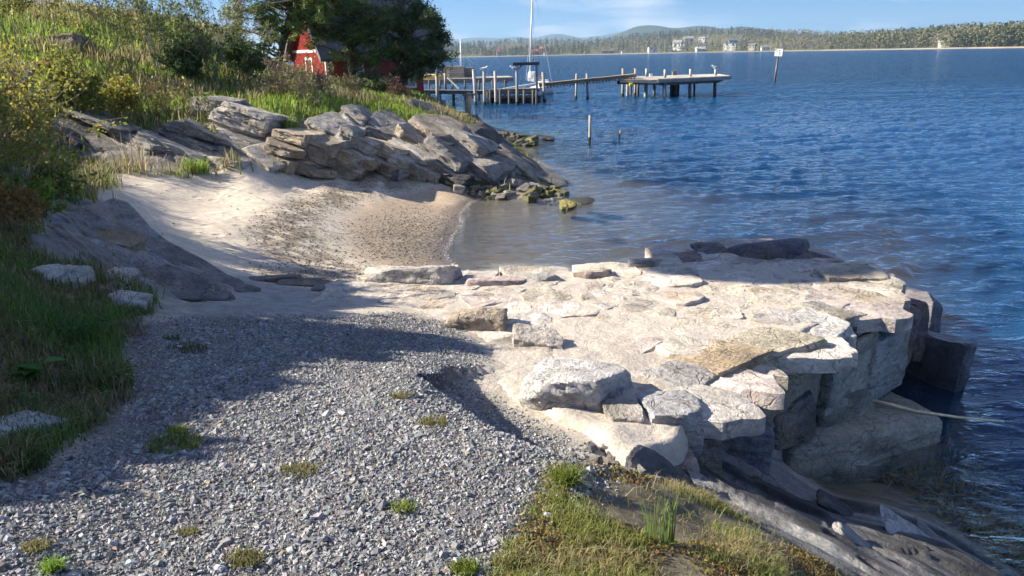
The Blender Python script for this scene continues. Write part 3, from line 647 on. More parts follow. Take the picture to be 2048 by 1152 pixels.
for _ in range(4000):
    p = np.array([g.uniform(x0, x1), g.uniform(y0, y1)])
    if sdist([p[0]], [p[1]], PGi)[0] < 0.16: continue
    if p[1] < 5.6 and p[0] < 1.0: continue
    if any(((p - q) * np.array([1, 1.35])) @ ((p - q) * np.array([1, 1.35])) < 0.43 ** 2 for q in seeds): continue
    seeds.append(p)
FC = [(.52,.46,.38),(.50,.45,.38),(.56,.51,.44),(.54,.48,.38),(.47,.43,.38),(.55,.49,.41),(.52,.45,.40),(.50,.45,.38)]
for i, p in enumerate(seeds):
    if g.uniform() < 0.10: continue
    pg = [(p[0] - .5, p[1] - .5), (p[0] + .5, p[1] - .5), (p[0] + .5, p[1] + .5), (p[0] - .5, p[1] + .5)]
    gap = g.uniform(0.006, 0.03)
    for j, q in enumerate(seeds):
        if j == i or abs(q - p).max() > 1.2: continue
        nrm = (q - p); L = np.linalg.norm(nrm); nrm = nrm / L; pg = clip(pg, nrm[0], nrm[1], nrm @ (p + q) / 2 - gap)
        if len(pg) < 3: break
    if len(pg) < 3: continue
    V, F = flag_mesh(pg, 300 + i, jtop(*p) + g.uniform(-0.003, 0.007))
    o = kid('flagstone', V - np.array([p[0], p[1], JZ]) + np.array([1.2, 6.6, 0.0]), F, M_FLAG, jet, np.array(FC[g.integers(len(FC))]) * g.uniform(.9, 1.1), True)
    o.location = (p[0] - 1.2, p[1] - 6.6, JZ); o.data.set_sharp_from_angle(angle=R(28))

# ------------------------------------------------------------------ outcrops of dipping layers behind the beach
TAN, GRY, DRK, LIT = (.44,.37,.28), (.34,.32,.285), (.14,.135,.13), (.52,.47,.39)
def outcrop(name, label, spec, sd):
    c0 = at_y(spec[0][0], spec[0][1], spec[0][5]); rt = root(name, tuple(c0), label, 'rock outcrop'); q = 0
    for i, (cx, cy, w, h, ang, Y, D, colr) in enumerate(spec):
        k = mpp(Y); nl = max(1, int(round(h / 24.0))); yaw = random.uniform(-34, -14)
        for j in range(nl):      # each block is a pile of beds that slip past each other along the dip
            o_ = (j - (nl - 1) / 2) * h / nl; sl = random.uniform(-.10, .10) * w; ca, sa = math.cos(R(ang)), math.sin(R(ang))
            c = at_y(cx + o_ * sa * -1 + sl * ca, cy + o_ * ca + sl * sa, Y + D * 0.3 - (.12 * j if nl > 1 else 0) + random.uniform(-.1, .1))
            add_rock('rock', c, (w * k * random.uniform(1.05, 1.3), D * 1.15, h / nl * k * 1.12), (R(random.uniform(-12, 4)), R(ang + random.uniform(-3, 3)), R(yaw + random.uniform(-4, 4))), np.array(colr) * random.uniform(.75, 1.2), rt, 18 if w * h / nl > 1200 else 12, sd + q, M_ROCK,
                 rough=0.05, layer=0.06, chips=15, jit=0.10, cut=(0.74, 0.97), power=70, smoothed=False); q += 1
    return rt
outcrop('rock_outcrop', 'sunlit tan and grey outcrop of tilted rock layers dipping to the water beyond the sand', [
 (592,300,78,78,14,18.2,1.2,TAN),(640,312,62,72,20,18.4,1.0,TAN),(690,325,78,58,22,18.7,1.0,TAN),(733,336,52,40,20,18.9,.8,(.50,.38,.22)),(772,348,66,24,14,19.1,.8,DRK),(835,354,90,24,10,19.4,.8,DRK),
 (672,272,78,52,25,19.3,1.3,GRY),(728,300,72,50,25,19.2,1.2,LIT),(782,316,72,54,25,19.3,1.2,TAN),(845,322,82,56,22,19.5,1.2,LIT),(905,328,98,58,25,19.7,1.4,GRY),(962,338,86,50,30,19.9,1.2,GRY),
 (722,244,56,42,28,20.3,1.0,GRY),(778,264,62,40,28,20.2,1.0,GRY),(828,288,64,46,28,20.1,1.0,TAN),(872,278,92,60,26,20.5,1.4,TAN),(940,300,116,56,28,20.6,1.5,GRY),
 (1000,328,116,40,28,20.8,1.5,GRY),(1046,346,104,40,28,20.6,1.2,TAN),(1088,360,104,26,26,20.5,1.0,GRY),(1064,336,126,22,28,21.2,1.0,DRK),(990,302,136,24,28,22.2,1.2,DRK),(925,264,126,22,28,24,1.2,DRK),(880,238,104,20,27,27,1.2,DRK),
 (905,362,60,24,12,19.2,.7,DRK),(640,345,40,14,8,17.9,.5,TAN),(806,332,34,40,30,19.1,.7,LIT),(870,340,40,40,24,19.3,.7,TAN),(700,276,30,44,30,19.0,.6,GRY)], 500)
outcrop('rock_outcrop', 'shaded grey outcrop with long cracked ledges at the back left of the sand', [
 (205,268,136,62,16,17.5,1.2,GRY),(292,300,126,58,18,17.3,1.2,GRY),(372,316,136,52,15,17.2,1.2,GRY),(446,330,100,30,15,17.1,1.0,LIT),(410,278,116,42,20,17.9,1.2,GRY),(502,254,104,78,22,18.8,1.4,LIT),(455,288,136,26,25,18.2,1.2,GRY),(505,308,136,22,25,17.8,1.0,GRY),(440,224,74,52,20,19.5,1.0,GRY),(330,270,90,30,14,18.2,1.0,DRK),(545,318,70,18,22,17.6,.8,LIT),(165,300,80,50,12,16.9,1.0,DRK)], 700)
LED = []
for (cx, cy, w, h, an) in [(170,418,130,22,24),(150,450,120,26,20),(250,462,140,24,28),(205,505,120,26,22),(315,500,150,22,29),(290,540,120,26,24),(375,542,140,24,28),(330,580,120,24,18),(420,578,110,20,18),(120,485,100,30,14)]:
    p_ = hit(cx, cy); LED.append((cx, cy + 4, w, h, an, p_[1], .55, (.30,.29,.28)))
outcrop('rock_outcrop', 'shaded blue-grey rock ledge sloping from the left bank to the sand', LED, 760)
BEDS = []
for i, (cx, cy, w, h, an) in enumerate([(1330,958,170,20,26),(1425,985,190,22,30),(1530,1032,210,24,32),(1640,1080,220,26,33),(1755,1122,220,26,33),(1600,985,170,18,28),(1705,1032,210,20,31),(1835,1090,210,20,32),(1480,948,150,16,25),(1400,955,120,14,24),(1560,1010,120,14,30),(1900,1110,160,14,31)]):
    p_ = hit(cx, cy); BEDS.append((cx, cy + 6, w, h, an, p_[1], .30, (.36,.35,.34) if i % 3 else (.13,.13,.135)))
outcrop('rock_outcrop', 'grey and black bedrock ribs running down into the water below the turf', BEDS, 800)
def boulder(label, cx, cy, w, h, Y, D, colr, sd, ang=0, mat=None, n=18, grp=None, name='boulder', cat='rock', **kw):
    k = mpp(Y); c = at_y(cx, cy, Y)
    o = add_rock(name, c, (w * k, D, h * k), (R(random.uniform(-10, 10)), R(ang), R(random.uniform(-20, 20))), colr, None, n, sd, mat, **kw)
    return tag(o, label, cat, grp)
boulder('brown mossy rock poking out of the grassy slope at upper left', 140, 97, 64, 40, 25.0, 1.2, (.34,.29,.22), 601)
boulder('pale flat rock in the grass above the left thicket', 66, 168, 100, 36, 19.5, 1.2, (.42,.39,.34), 602, 6)
boulder('small grey rock in the turf between the two outcrops', 604, 228, 42, 34, 21.2, .6, (.40,.38,.35), 603, 18)
p_ = hit(20, 890); boulder('pale shaded boulder at the left edge of the gravel', 22, 882, 96, 86, p_[1] + .1, .4, (.46,.46,.45), 604, 10)
p_ = hit(110, 560); boulder('pale broken rock under the grass tongue on the left bank', 98, 566, 112, 44, p_[1] + .1, .6, (.50,.48,.44), 605, -4)
p_ = hit(225, 560); boulder('pale crumbly rock at the end of the grass tongue', 232, 566, 62, 36, p_[1] + .1, .5, (.44,.42,.38), 606, 8)
p_ = hit(30, 345); boulder('white speckled rock in the left shrubs', 28, 352, 50, 30, p_[1], .3, (.55,.54,.52), 607, 8)
p_ = hit(265, 610); boulder('white-veined rock end above the gravel', 262, 612, 70, 44, p_[1], .4, (.52,.50,.47), 608, 8)
p_ = hit(225, 488); boulder('brown ledge rock on the shaded slope', 228, 486, 110, 34, p_[1], .5, (.30,.24,.17), 609, 18)
# low dark lip where the smooth slab ends above the beach
lip = root('rock_lip', tuple(at_z(610, 570, 1.0)), 'dark stepped rock edge between the shaded slab and the sand', 'rock')
for i, (cx, cy, w, h, an) in enumerate([(540,560,110,22,6),(610,570,120,24,7),(680,578,100,20,6),(470,580,80,24,14),(390,598,110,26,16)]):
    p_ = hit(cx, cy + 4); add_rock('rock', (p_[0], p_[1] + .1, p_[2] - .02), (w * mpp(p_[1]) * 1.15, .3, h * mpp(p_[1]) * 1.0), (0, R(an * .4), 0), (.20,.19,.18), lip, 14, 620 + i)
# small stones that can be told apart, cluster by cluster
_stone = {}
def stones(label, grp, n, box, size, cols, sd, weed=0.0, sink=0.25, cat='stone'):
    g = np.random.default_rng(sd); pg = np.array(box, float); lo, hi = pg.min(0), pg.max(0); k = 0
    while k < n:
        p = g.uniform(lo, hi)
        if sdist([p[0]], [p[1]], pg)[0] < 0: continue
        w = hit(*p); s = g.uniform(*size) ** 1.0 * mpp(w[1]); dm = s * np.array([1, g.uniform(.6, .9), g.uniform(.4, .75)])
        wd = g.uniform() < weed; colr = np.array(cols[g.integers(len(cols))]) * g.uniform(.8, 1.2)
        if wd: colr = np.array((.13, .12, .028)) * g.uniform(.5, 1.5)
        z = H1(w[0], w[1])
        key = (int(g.integers(10)), wd)
        if key not in _stone: _stone[key] = mkmesh('stone', *rock((.5, .5, .5), 6, 900 + key[0], .07, 9, .03, .2)); _stone[key].materials.append(M_ROCKW if wd else M_ROCK)
        o = ob('stone', _stone[key], None, None, (w[0], w[1], z + dm[2] * (.5 - sink)), colr, (g.normal(0, .2), g.normal(0, .25), g.uniform(0, 6.28))); o.scale = dm
        big = 'small' if s < (size[0] * .6 + size[1] * .4) * mpp(w[1]) else 'large'; tone = 'weed-covered' if wd else 'pale' if colr.mean() > .33 else 'dark' if colr.mean() < .22 else 'grey'
        tag(o, f'{big} {tone} {label}', cat, grp); k += 1
RUB = [(.30,.28,.24),(.38,.35,.30),(.22,.21,.19),(.46,.42,.36)]
stones('angular stone in the rubble at the foot of the sunlit outcrop', 'rubble at the outcrop foot', 95, [(880,372),(930,352),(1000,362),(1060,372),(1140,385),(1130,408),(1050,402),(960,398),(905,384)], (9, 26), RUB, 31, 0.6)
stones('stone along the waterline behind the sunlit outcrop', 'weedy waterline stones', 60, [(965,262),(1000,266),(1075,278),(1070,290),(1010,300),(985,285)], (8, 24), [(.12,.11,.09),(.22,.2,.17)], 32, 0.55)
stones('stone on the shore around the thick mooring bollard', 'stones around the bollard', 40, [(860,212),(900,216),(960,232),(965,240),(930,246),(880,232)], (8, 26), [(.34,.33,.31),(.22,.21,.19),(.42,.40,.36)], 33, 0.3)
stones('loose broken stone between the gravel and the jetty mortar', 'broken stones by the jetty', 46, [(1120,880),(1200,880),(1300,925),(1320,960),(1240,955),(1180,925)], (9, 34), [(.44,.39,.33),(.38,.35,.31),(.34,.34,.34)], 34)
stones('loose stone scattered on the shaded slope above the sand', 'stones on the shaded slope', 26, [(100,590),(200,560),(280,600),(300,640),(240,650)], (8, 22), [(.42,.40,.37),(.5,.48,.45)], 36)
boulder('yellow-green weed-covered rock in the shallows off the outcrop', 1133, 412, 30, 20, hit(1135, 412)[1] if False else at_z(1135, 416, 0.0)[1], .45, (.20,.17,.035), 640, 8, M_ROCKW, jit=.3, chips=16, power=9, rough=.12)
boulder('low weedy rock lying along the water beside the yellow-green one', 1162, 403, 56, 9, at_z(1165, 406, 0.0)[1], .5, (.06,.06,.03), 641, 4, M_ROCKW, jit=.3, chips=16, power=9, rough=.12)
boulder('small dark rock awash off the rocky point', 1096, 277, 26, 8, at_z(1096, 280, 0.0)[1], .5, (.07,.065,.05), 642, 4, M_ROCKW, jit=.3, chips=16, power=9, rough=.12)

# ------------------------------------------------------------------ crushed gravel, pebbles and wrack
CUBE = np.array([[-1, -1, -1], [1, -1, -1], [1, 1, -1], [-1, 1, -1], [-1, -1, 1], [1, -1, 1], [1, 1, 1], [-1, 1, 1]], float)
CQ = np.array([[4, 5, 6, 7], [0, 1, 5, 4], [1, 2, 6, 5], [2, 3, 7, 6], [3, 0, 4, 7]])
def chips(name, X, Y, Z, size, flat, color, mat, seed, jit=0.42):
    g = np.random.default_rng(seed); n = len(X)
    V = CUBE[None] * (1 + 0) + g.uniform(-jit, jit, (n, 8, 3)); V[:, 4:, :2] *= g.uniform(.45, .9, (n, 1, 1))
    V = V * 0.5 * size[:, None, None] * np.stack([np.ones(n), g.uniform(.55, .95, n), g.uniform(.35, .8, n) * flat], 1)[:, None, :]
    a = g.uniform(0, 6.283, n); b = g.normal(0, .38, n); c = g.normal(0, .38, n); ca, sa, cb, sb, cc, sc = np.cos(a), np.sin(a), np.cos(b), np.sin(b), np.cos(c), np.sin(c)
    x, y, z = V[..., 0], V[..., 1], V[..., 2]
    y, z = y * cb[:, None] - z * sb[:, None], y * sb[:, None] + z * cb[:, None]
    x, z = x * cc[:, None] + z * sc[:, None], -x * sc[:, None] + z * cc[:, None]
    x, y = x * ca[:, None] - y * sa[:, None], x * sa[:, None] + y * ca[:, None]
    V = np.stack([x + X[:, None], y + Y[:, None], z + Z[:, None] + (size * .12)[:, None]], -1).reshape(-1, 3)
    F = (CQ[None] + (np.arange(n) * 8)[:, None, None]).reshape(-1, 4)
    return ob(name, mkmesh(name, V, F, False, np.repeat(color, 8, 0)), mat)
def scatter(weight, n, seed, rmin=1.6, rmax=70):
    """random ground points: grid faces drawn in proportion to weight (per vertex)"""
    g = np.random.default_rng(seed); w = weight[Q].mean(1); cr = GR[Q[:, 0]]; cx = np.abs(np.arctan2(GX[Q[:, 0]], GY[Q[:, 0]]))
    w = np.where((cr > rmin) & (cr < rmax) & (cx < R(41)), w, 0); cw = np.cumsum(w); f = np.searchsorted(cw, g.uniform(0, cw[-1], n)); f = np.clip(f, 0, len(Q) - 1)
    a, b = g.uniform(0, 1, (2, n)); q = Q[f]
    def lerp(A): return (A[q[:, 0]] * (1 - a) + A[q[:, 1]] * a) * (1 - b) + (A[q[:, 3]] * (1 - a) + A[q[:, 2]] * a) * b
    return lerp(GX), lerp(GY), lerp(GZ), lerp(GR)
g = np.random.default_rng(5)
gw = GREG['gravel'] * GR ** 2                       # polar cells grow with r^2: equal density on the ground
bare = smooth(-0.55, -0.1, fbm(P3(GX * 1.1, GY * 1.1), 3, 91))
def gravel_cols(n):
    base = np.clip(g.normal(0.265, 0.075, n), 0.10, 0.52); c = base[:, None] * np.array([1.0, 1.0, 0.985]) * (1 + g.normal(0, .03, (n, 3))); b = g.uniform(0, 1, n) < 0.05; c[b] *= np.array([1.15, .95, .75]); return c
X, Y, Z, r_ = scatter(gw * (0.3 + 0.7 * bare), 36000, 90, 1.5, 9)
sz = 0.0075 + 0.0115 * g.uniform(0, 1, len(X)) ** 2.0; sz[g.uniform(0, 1, len(X)) < 0.05] *= 1.7
tag(chips('gravel', X, Y, Z, sz * 1.3, 0.65, gravel_cols(len(X)), M_STONE, 92), 'grey crushed stone covering the path in the foreground', 'gravel', kind='stuff')
# the finer grit between the stones: four-sided chips
X, Y, Z, r_ = scatter(gw, 60000, 95, 1.5, 9); n = len(X); sz = g.uniform(.005, .012, n); a = g.uniform(0, 6.283, n); cr_ = []
for k in range(4):
    q = a + k * 1.571 + g.uniform(-.4, .4, n); rr = sz * g.uniform(.6, 1.1, n); cr_.append(np.stack([X + rr * np.cos(q), Y + rr * np.sin(q), Z - .003 + 0 * q], 1))
cr_.append(np.stack([X + g.normal(0, .35, n) * sz, Y + g.normal(0, .35, n) * sz, Z + sz * g.uniform(.5, 1.1, n)], 1))
T_ = np.array([[0, 1, 4], [1, 2, 4], [2, 3, 4], [3, 0, 4]]); me_ = mkmesh('fine_gravel', np.stack(cr_, 1).reshape(-1, 3), (T_[None] + (np.arange(n) * 5)[:, None, None]).reshape(-1, 3), False, np.repeat(gravel_cols(n) * .9, 5, 0))
tag(ob('fine_gravel', me_, M_STONE), 'fine grey grit between the crushed stones of the path', 'gravel', kind='stuff')
# pebbles low on the beach and the belt of wrack
pw = GREG['sand'] * GR ** 2 * (wrack_w(GX, GY) * 0.9 + 1.3 * smooth(1.5, 0.3, np.hypot((GX + 1.7) / 1.1, (GY - 14.2) / 2.6)) * smooth(-.02, .05, GZ) + 0.012)
X, Y, Z, r_ = scatter(pw, 8000, 93, 6, 22); sz = 0.009 + 0.022 * g.uniform(0, 1, len(X)) ** 2.5
base = np.clip(g.normal(0.20, 0.08, len(X)), 0.06, 0.45); colr = base[:, None] * np.array([1.05, 0.93, 0.78])
tag(chips('beach_pebbles', X, Y, Z, sz * 1.2, 0.6, colr, M_STONE, 94), 'brown pebbles and dry weed scattered in a belt over the sand', 'pebbles', kind='stuff')

# thin line of foam where the water meets the sand
fw = np.maximum(GREG['sand'], .3) * (GX > -3) * (GX < 1.5) * (GY > 8) * (GY < 19) * smooth(.009, .002, np.abs(GZ - .004 + .012 * fbm(P3(GX * 2, GY * 2), 2, 97))) * GR ** 2
X, Y, Z, r_ = scatter(fw, 900, 98, 6, 22); n = len(X)
tag(chips('foam', X, Y, np.full(n, .02), g.uniform(.005, .016, n), .25, np.full((n, 3), .78) * g.uniform(.85, 1.1, (n, 1)), M_STONE, 99), 'thin white foam along the edge of the cove', 'foam', kind='stuff')

# ------------------------------------------------------------------ plants: builders
def blades_geo(X, Y, Z, h, w, col, lean, seed, tipcol=None, wind=0.0):
    g = np.random.default_rng(seed); n = len(X); a = g.uniform(0, 6.283, n); d = np.stack([np.cos(a), np.sin(a), np.zeros(n)], 1); s = np.stack([-d[:, 1], d[:, 0], d[:, 2]], 1)
    ln = np.abs(g.normal(0, 1, n)) * lean; B = np.stack([X, Y, Z - 0.02 * h], 1); up = np.array([0, 0, 1.0])
    wv = np.array([wind, -wind * .3, 0])
    mid = B + up * (h * .55)[:, None] + d * (h * ln * .3)[:, None] + wv * (h * .2)[:, None]
    tip = B + up * (h * np.clip(1 - .35 * ln, .35, 1))[:, None] + d * (h * ln)[:, None] + wv * (h * .6)[:, None]
    V = np.stack([B - s * (w / 2)[:, None], B + s * (w / 2)[:, None], mid - s * (w * .42)[:, None], mid + s * (w * .42)[:, None], tip], 1).reshape(-1, 3)
    i = (np.arange(n) * 5)[:, None]; Qd = np.array([[0, 1, 3, 2]]) + i; T = np.array([[2, 3, 4]]) + i
    c = np.repeat(col[:, None, :], 5, 1)
    if tipcol is not None: c[:, 4] = tipcol; c[:, 2:4] = c[:, 2:4] * .7 + tipcol[:, None, :] * .3
    return V, [Qd, T], c.reshape(-1, 3)
def blades(name, *a, mat=None, parent=None, **kw):
    V, F, c = blades_geo(*a, **kw)
    if parent is not None: return kid(name, V, F, mat or M_PLANT, parent, None, False, c)
    return ob(name, mkmesh(name, V, F, False, c), mat or M_PLANT)
def palette(n, cols, seed, var=0.2):
    g = np.random.default_rng(seed); C = np.array(cols)[g.integers(0, len(cols), n)]; return np.clip(C * (1 + g.normal(0, var, (n, 1))) * (1 + g.normal(0, .06, (n, 3))), .004, .9)
def segs_geo(S):
    """rows of (p0, p1, r0, r1) -> three-sided twigs"""
    S = np.asarray(S, float); p0, p1, r0, r1 = S[:, :3], S[:, 3:6], S[:, 6], S[:, 7]; d = p1 - p0; d /= np.linalg.norm(d, axis=1)[:, None] + 1e-9
    ref = np.where(np.abs(d[:, 2:3]) > .9, np.array([[1.0, 0, 0]]), np.array([[0, 0, 1.0]])); a = np.cross(d, ref); a /= np.linalg.norm(a, axis=1)[:, None]; b = np.cross(d, a); V = []
    for p, r in ((p0, r0), (p1, r1)):
        for k in range(3): th = 2.0944 * k; V.append(p + (a * math.cos(th) + b * math.sin(th)) * r[:, None])
    V = np.stack(V, 1).reshape(-1, 3); F = np.array([[0, 1, 4, 3], [1, 2, 5, 4], [2, 0, 3, 5]]); return V, (F[None] + (np.arange(len(S)) * 6)[:, None, None]).reshape(-1, 4)
def leaves_geo(P, size, col, seed, updir=0.3, elong=1.6):
    g = np.random.default_rng(seed); n = len(P); u = g.normal(0, 1, (n, 3)); u /= np.linalg.norm(u, axis=1)[:, None]; r = g.normal(0, 1, (n, 3)); r[:, 2] += updir
    v = np.cross(u, r); v /= np.linalg.norm(v, axis=1)[:, None] + 1e-9; s = size * g.uniform(.6, 1.3, n)
    V = np.stack([P - u * (s * elong * .5)[:, None], P + v * (s * .5)[:, None], P + u * (s * elong * .5)[:, None], P - v * (s * .5)[:, None]], 1).reshape(-1, 3)
    return V, np.arange(4 * n).reshape(-1, 4), np.repeat(col, 4, 0)
def grow(base, height, spread, nst, gen, seed, r0=0.02, curve=0.25, sub=5, up=0.25, thin=0.55, segn=5):
    """branching twigs; returns segments and the outer points that carry leaves"""
    g = np.random.default_rng(seed); S = []; ends = []
    def walk(p, d, L, r, lev):
        n = segn if lev == 0 else max(2, segn - 1 - lev); q = p; st = L / n; pts = []
        for k in range(n):
            d = d + g.normal(0, curve, 3) * .5 + np.array([0, 0, up * .25]); d = d / np.linalg.norm(d); e = q + d * st
            ra, rb = r * (1 - .75 * k / n), r * (1 - .75 * (k + 1) / n); S.append((*q, *e, ra, rb)); pts.append((e, d, rb)); q = e
        if lev >= gen - 1: ends.extend([p_[0] for p_ in pts[1:]])
        if lev < gen:
            for _ in range(sub):
                k = g.integers(1, n) if n > 1 else 0; e, dd, rb = pts[k]; nd = dd + g.normal(0, .55, 3); nd = nd / np.linalg.norm(nd)
                walk(e, nd, L * g.uniform(.35, .65), max(rb * thin, .0012), lev + 1)
    for _ in range(nst):
        a = g.uniform(0, 6.283); t = abs(g.normal(0, spread)); d = np.array([math.cos(a) * t, math.sin(a) * t, 1.0]); d /= np.linalg.norm(d)
        walk(np.asarray(base, float) + np.array([math.cos(a), math.sin(a), 0]) * g.uniform(0, .12) * height * spread, d, height * g.uniform(.6, 1.0), r0, 0)
    return np.array(S), np.array(ends)
def shrub(name, label, base, height, spread, nst, gen, seed, twig, leafn=0, leafsize=.04, leafcols=None, r0=.02, grp=None, cat='shrub', sub=5, curve=.25, up=.25, minr=0.0):
    S, E = grow(base, height, spread, nst, gen, seed, r0, curve, sub, up); S[:, 6:8] = np.maximum(S[:, 6:8], minr); g = np.random.default_rng(seed + 1)
    rt = root(name, tuple(base), label, cat, grp); V, F = segs_geo(S); c = np.repeat(palette(len(S), twig, seed, .18), 6, 0)
    kid('stems', V, F, M_TWIG, rt, None, False, c)
    if leafn:
        P = E[g.integers(0, len(E), leafn)] + g.normal(0, leafsize * .9, (leafn, 3)); V, F, c = leaves_geo(P, leafsize, palette(leafn, leafcols, seed + 2, .22), seed + 3)
        kid('leaves', V, F, M_PLANT, rt, None, False, c)
    return rt

# ------------------------------------------------------------------ grass on the slope, the bank and the turf
g = np.random.default_rng(77)
land = hillw * smooth(0.35, 0.6, GZ)
grassy = land + 0.10 * GREG['outc'] * smooth(.1, .4, fbm(P3(GX * 1.2, GY * 1.2), 3, 81))
def mixed(X, Y, seed, greens, straws, bias=0.0, freq=.55):
    n = len(X); gg = np.random.default_rng(seed); f = fbm(P3(X * freq, Y * freq), 3, seed % 50) + .25 * fbm(P3(X * 2.5, Y * 2.5), 2, 7) + bias + gg.normal(0, .16, n); m = (f > 0)[:, None]
    return np.where(m, palette(n, greens, seed + 1, .2), palette(n, straws, seed + 2, .2)), f
GREENS = [(.23,.36,.045),(.19,.31,.045),(.30,.39,.06),(.23,.31,.06)]; STRAW = [(.42,.35,.20),(.32,.26,.14),(.46,.39,.23),(.25,.21,.11)]; OLIVE = [(.19,.19,.06),(.23,.22,.075),(.15,.16,.055)]
X, Y, Z, r_ = scatter(grassy, 62000, 101, 11, 62)
crest = smooth(3.6, 4.8, Z)
colr, f = mixed(X, Y, 102, GREENS + OLIVE[:1], STRAW + OLIVE, 0.14); hh = (.20 + .22 * g.uniform(0, 1, len(X)) + .22 * (f < 0)) * (.8 + .3 * crest)
tag(blades('slope_grass', X, Y, Z, hh, .0011 * r_ * g.uniform(.7, 1.5, len(X)), colr, .55, 103), 'green and straw grass covering the slope above the beach', 'grass', kind='stuff')
X, Y, Z, r_ = scatter(land * (GX < 0), 42000, 104, 2.2, 11.5)
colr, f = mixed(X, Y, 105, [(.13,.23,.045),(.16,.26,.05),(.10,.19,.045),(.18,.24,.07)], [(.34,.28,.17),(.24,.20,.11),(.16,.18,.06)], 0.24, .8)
hh = (.045 + .09 * g.uniform(0, 1, len(X)) ** 1.6) * (.7 + .5 * smooth(-.3, .4, fbm(P3(X * 1.1, Y * 1.1), 2, 9))) * (.75 + .03 * r_)
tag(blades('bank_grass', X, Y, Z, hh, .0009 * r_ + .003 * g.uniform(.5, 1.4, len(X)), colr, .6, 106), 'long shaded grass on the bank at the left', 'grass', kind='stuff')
tw = GREG['turf'] * GR ** 1.5 * (.04 + smooth(-.05, .25, fbm(P3(GX * 3.2, GY * 3.2), 3, 84)))
X, Y, Z, r_ = scatter(tw, 20000, 107, 1.5, 6)
colr, f = mixed(X, Y, 108, [(.25,.28,.065),(.20,.25,.06),(.30,.31,.10)], [(.42,.36,.19),(.34,.28,.14),(.26,.25,.09)], 0.0, 2.2); hh = .016 + .05 * g.uniform(0, 1, len(X)) ** 1.7
tag(blades('turf_grass', X, Y, Z, hh, np.full(len(X), .0030), colr, .9, 109), 'short yellow-green turf at the lower right edge of the gravel', 'grass', kind='stuff')
X, Y, Z, r_ = scatter(GREG['turf'] * GR ** 1.5 * smooth(-.3, .2, fbm(P3(GX * 2.4, GY * 2.4), 3, 86)), 15000, 110, 1.5, 6)
V, F, c = leaves_geo(np.stack([X, Y, Z + .008], 1), np.full(len(X), .012), palette(len(X), [(.24,.11,.05),(.30,.20,.05),(.20,.20,.05),(.14,.09,.05),(.25,.24,.08)], 111), 112, 1.5, 1.3)
tag(ob('moss', mkmesh('moss', V, F, False, c), M_PLANT), 'rusty and olive moss and stonecrop between the turf tufts', 'moss', kind='stuff')
# single tufts in the gravel and along its edges
def tuft(label, px, py, wpx, n, h, cols, seed, grp=None, bw=.004, lean=.8, name='grass_tuft', cat='grass'):
    gg = np.random.default_rng(seed); p = hit(px, py); z = H1(p[0], p[1]); rt = root(name, (p[0], p[1], z), label, cat, grp); k = wpx * mpp(p[1]) / 2
    a = gg.uniform(0, 6.283, n); rr = np.sqrt(gg.uniform(0, 1, n)) * k; X = p[0] + rr * np.cos(a); Y = p[1] + rr * np.sin(a) * .8
    blades('blades', X, Y, np.full(n, z), h * gg.uniform(.5, 1.2, n), np.full(n, bw), palette(n, cols, seed, .2), lean, seed + 1, parent=rt)
YG = [(.20,.26,.04),(.26,.29,.06),(.14,.20,.03)]; OG = [(.20,.19,.06),(.16,.17,.05),(.26,.22,.10)]
for (lb, px, py, w, n, h, cs) in [
 ('bright green mat of grass in the sunlit gravel, beside the shadow edge', 350, 893, 120, 420, .045, YG), ('small yellow-green tuft just beyond the bright grass mat', 355, 866, 40, 120, .05, YG),
 ('flat olive grass patch in the middle of the gravel', 600, 943, 80, 200, .035, OG), ('olive tuft on the crest of the gravel mound', 865, 858, 66, 190, .045, OG), ('little olive tuft above the one on the gravel crest', 805, 808, 44, 110, .04, OG),
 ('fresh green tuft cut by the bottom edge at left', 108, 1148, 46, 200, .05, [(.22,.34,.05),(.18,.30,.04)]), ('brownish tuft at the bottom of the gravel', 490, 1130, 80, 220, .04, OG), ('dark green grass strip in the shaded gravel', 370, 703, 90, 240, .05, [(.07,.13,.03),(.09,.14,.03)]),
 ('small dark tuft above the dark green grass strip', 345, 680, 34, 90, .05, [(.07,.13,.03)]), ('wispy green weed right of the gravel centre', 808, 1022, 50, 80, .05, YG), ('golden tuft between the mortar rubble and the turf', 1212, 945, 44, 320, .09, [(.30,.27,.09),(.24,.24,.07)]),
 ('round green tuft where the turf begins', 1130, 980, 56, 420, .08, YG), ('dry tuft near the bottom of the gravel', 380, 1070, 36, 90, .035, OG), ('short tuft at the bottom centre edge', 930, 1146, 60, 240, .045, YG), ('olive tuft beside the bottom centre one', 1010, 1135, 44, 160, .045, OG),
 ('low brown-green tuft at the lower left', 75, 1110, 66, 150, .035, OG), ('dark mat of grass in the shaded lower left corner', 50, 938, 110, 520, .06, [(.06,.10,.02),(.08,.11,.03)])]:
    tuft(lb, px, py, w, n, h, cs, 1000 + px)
tuft('tall thin green shoots in the turf', 1320, 1090, 60, 40, .22, [(.16,.24,.05)], 2001, bw=.005, lean=.25, name='grass_shoots')
tuft('pale dead grass stalks standing before the shaded outcrop', 268, 338, 60, 26, .85, [(.36,.31,.22),(.30,.26,.18)], 2002, bw=.02, lean=.35, name='dead_grass')
tuft('second clump of dead stalks at the left of the shaded outcrop', 105, 330, 70, 50, .8, [(.30,.25,.17),(.24,.20,.14)], 2003, bw=.018, lean=.35, name='dead_grass')
tuft('green grass clump at the foot of the shaded outcrop', 392, 343, 50, 200, .35, GREENS, 2004, bw=.018, lean=.5)
tuft('tall green and straw grass clump spilling onto the shaded gravel', 195, 770, 150, 520, .17, [(.10,.18,.04),(.14,.20,.05),(.30,.26,.15)], 2005, bw=.009, lean=.8)
tuft('second long-bladed clump behind the spilling grass', 120, 680, 170, 420, .17, [(.08,.15,.03),(.10,.17,.04)], 2006, bw=.009, lean=.8)
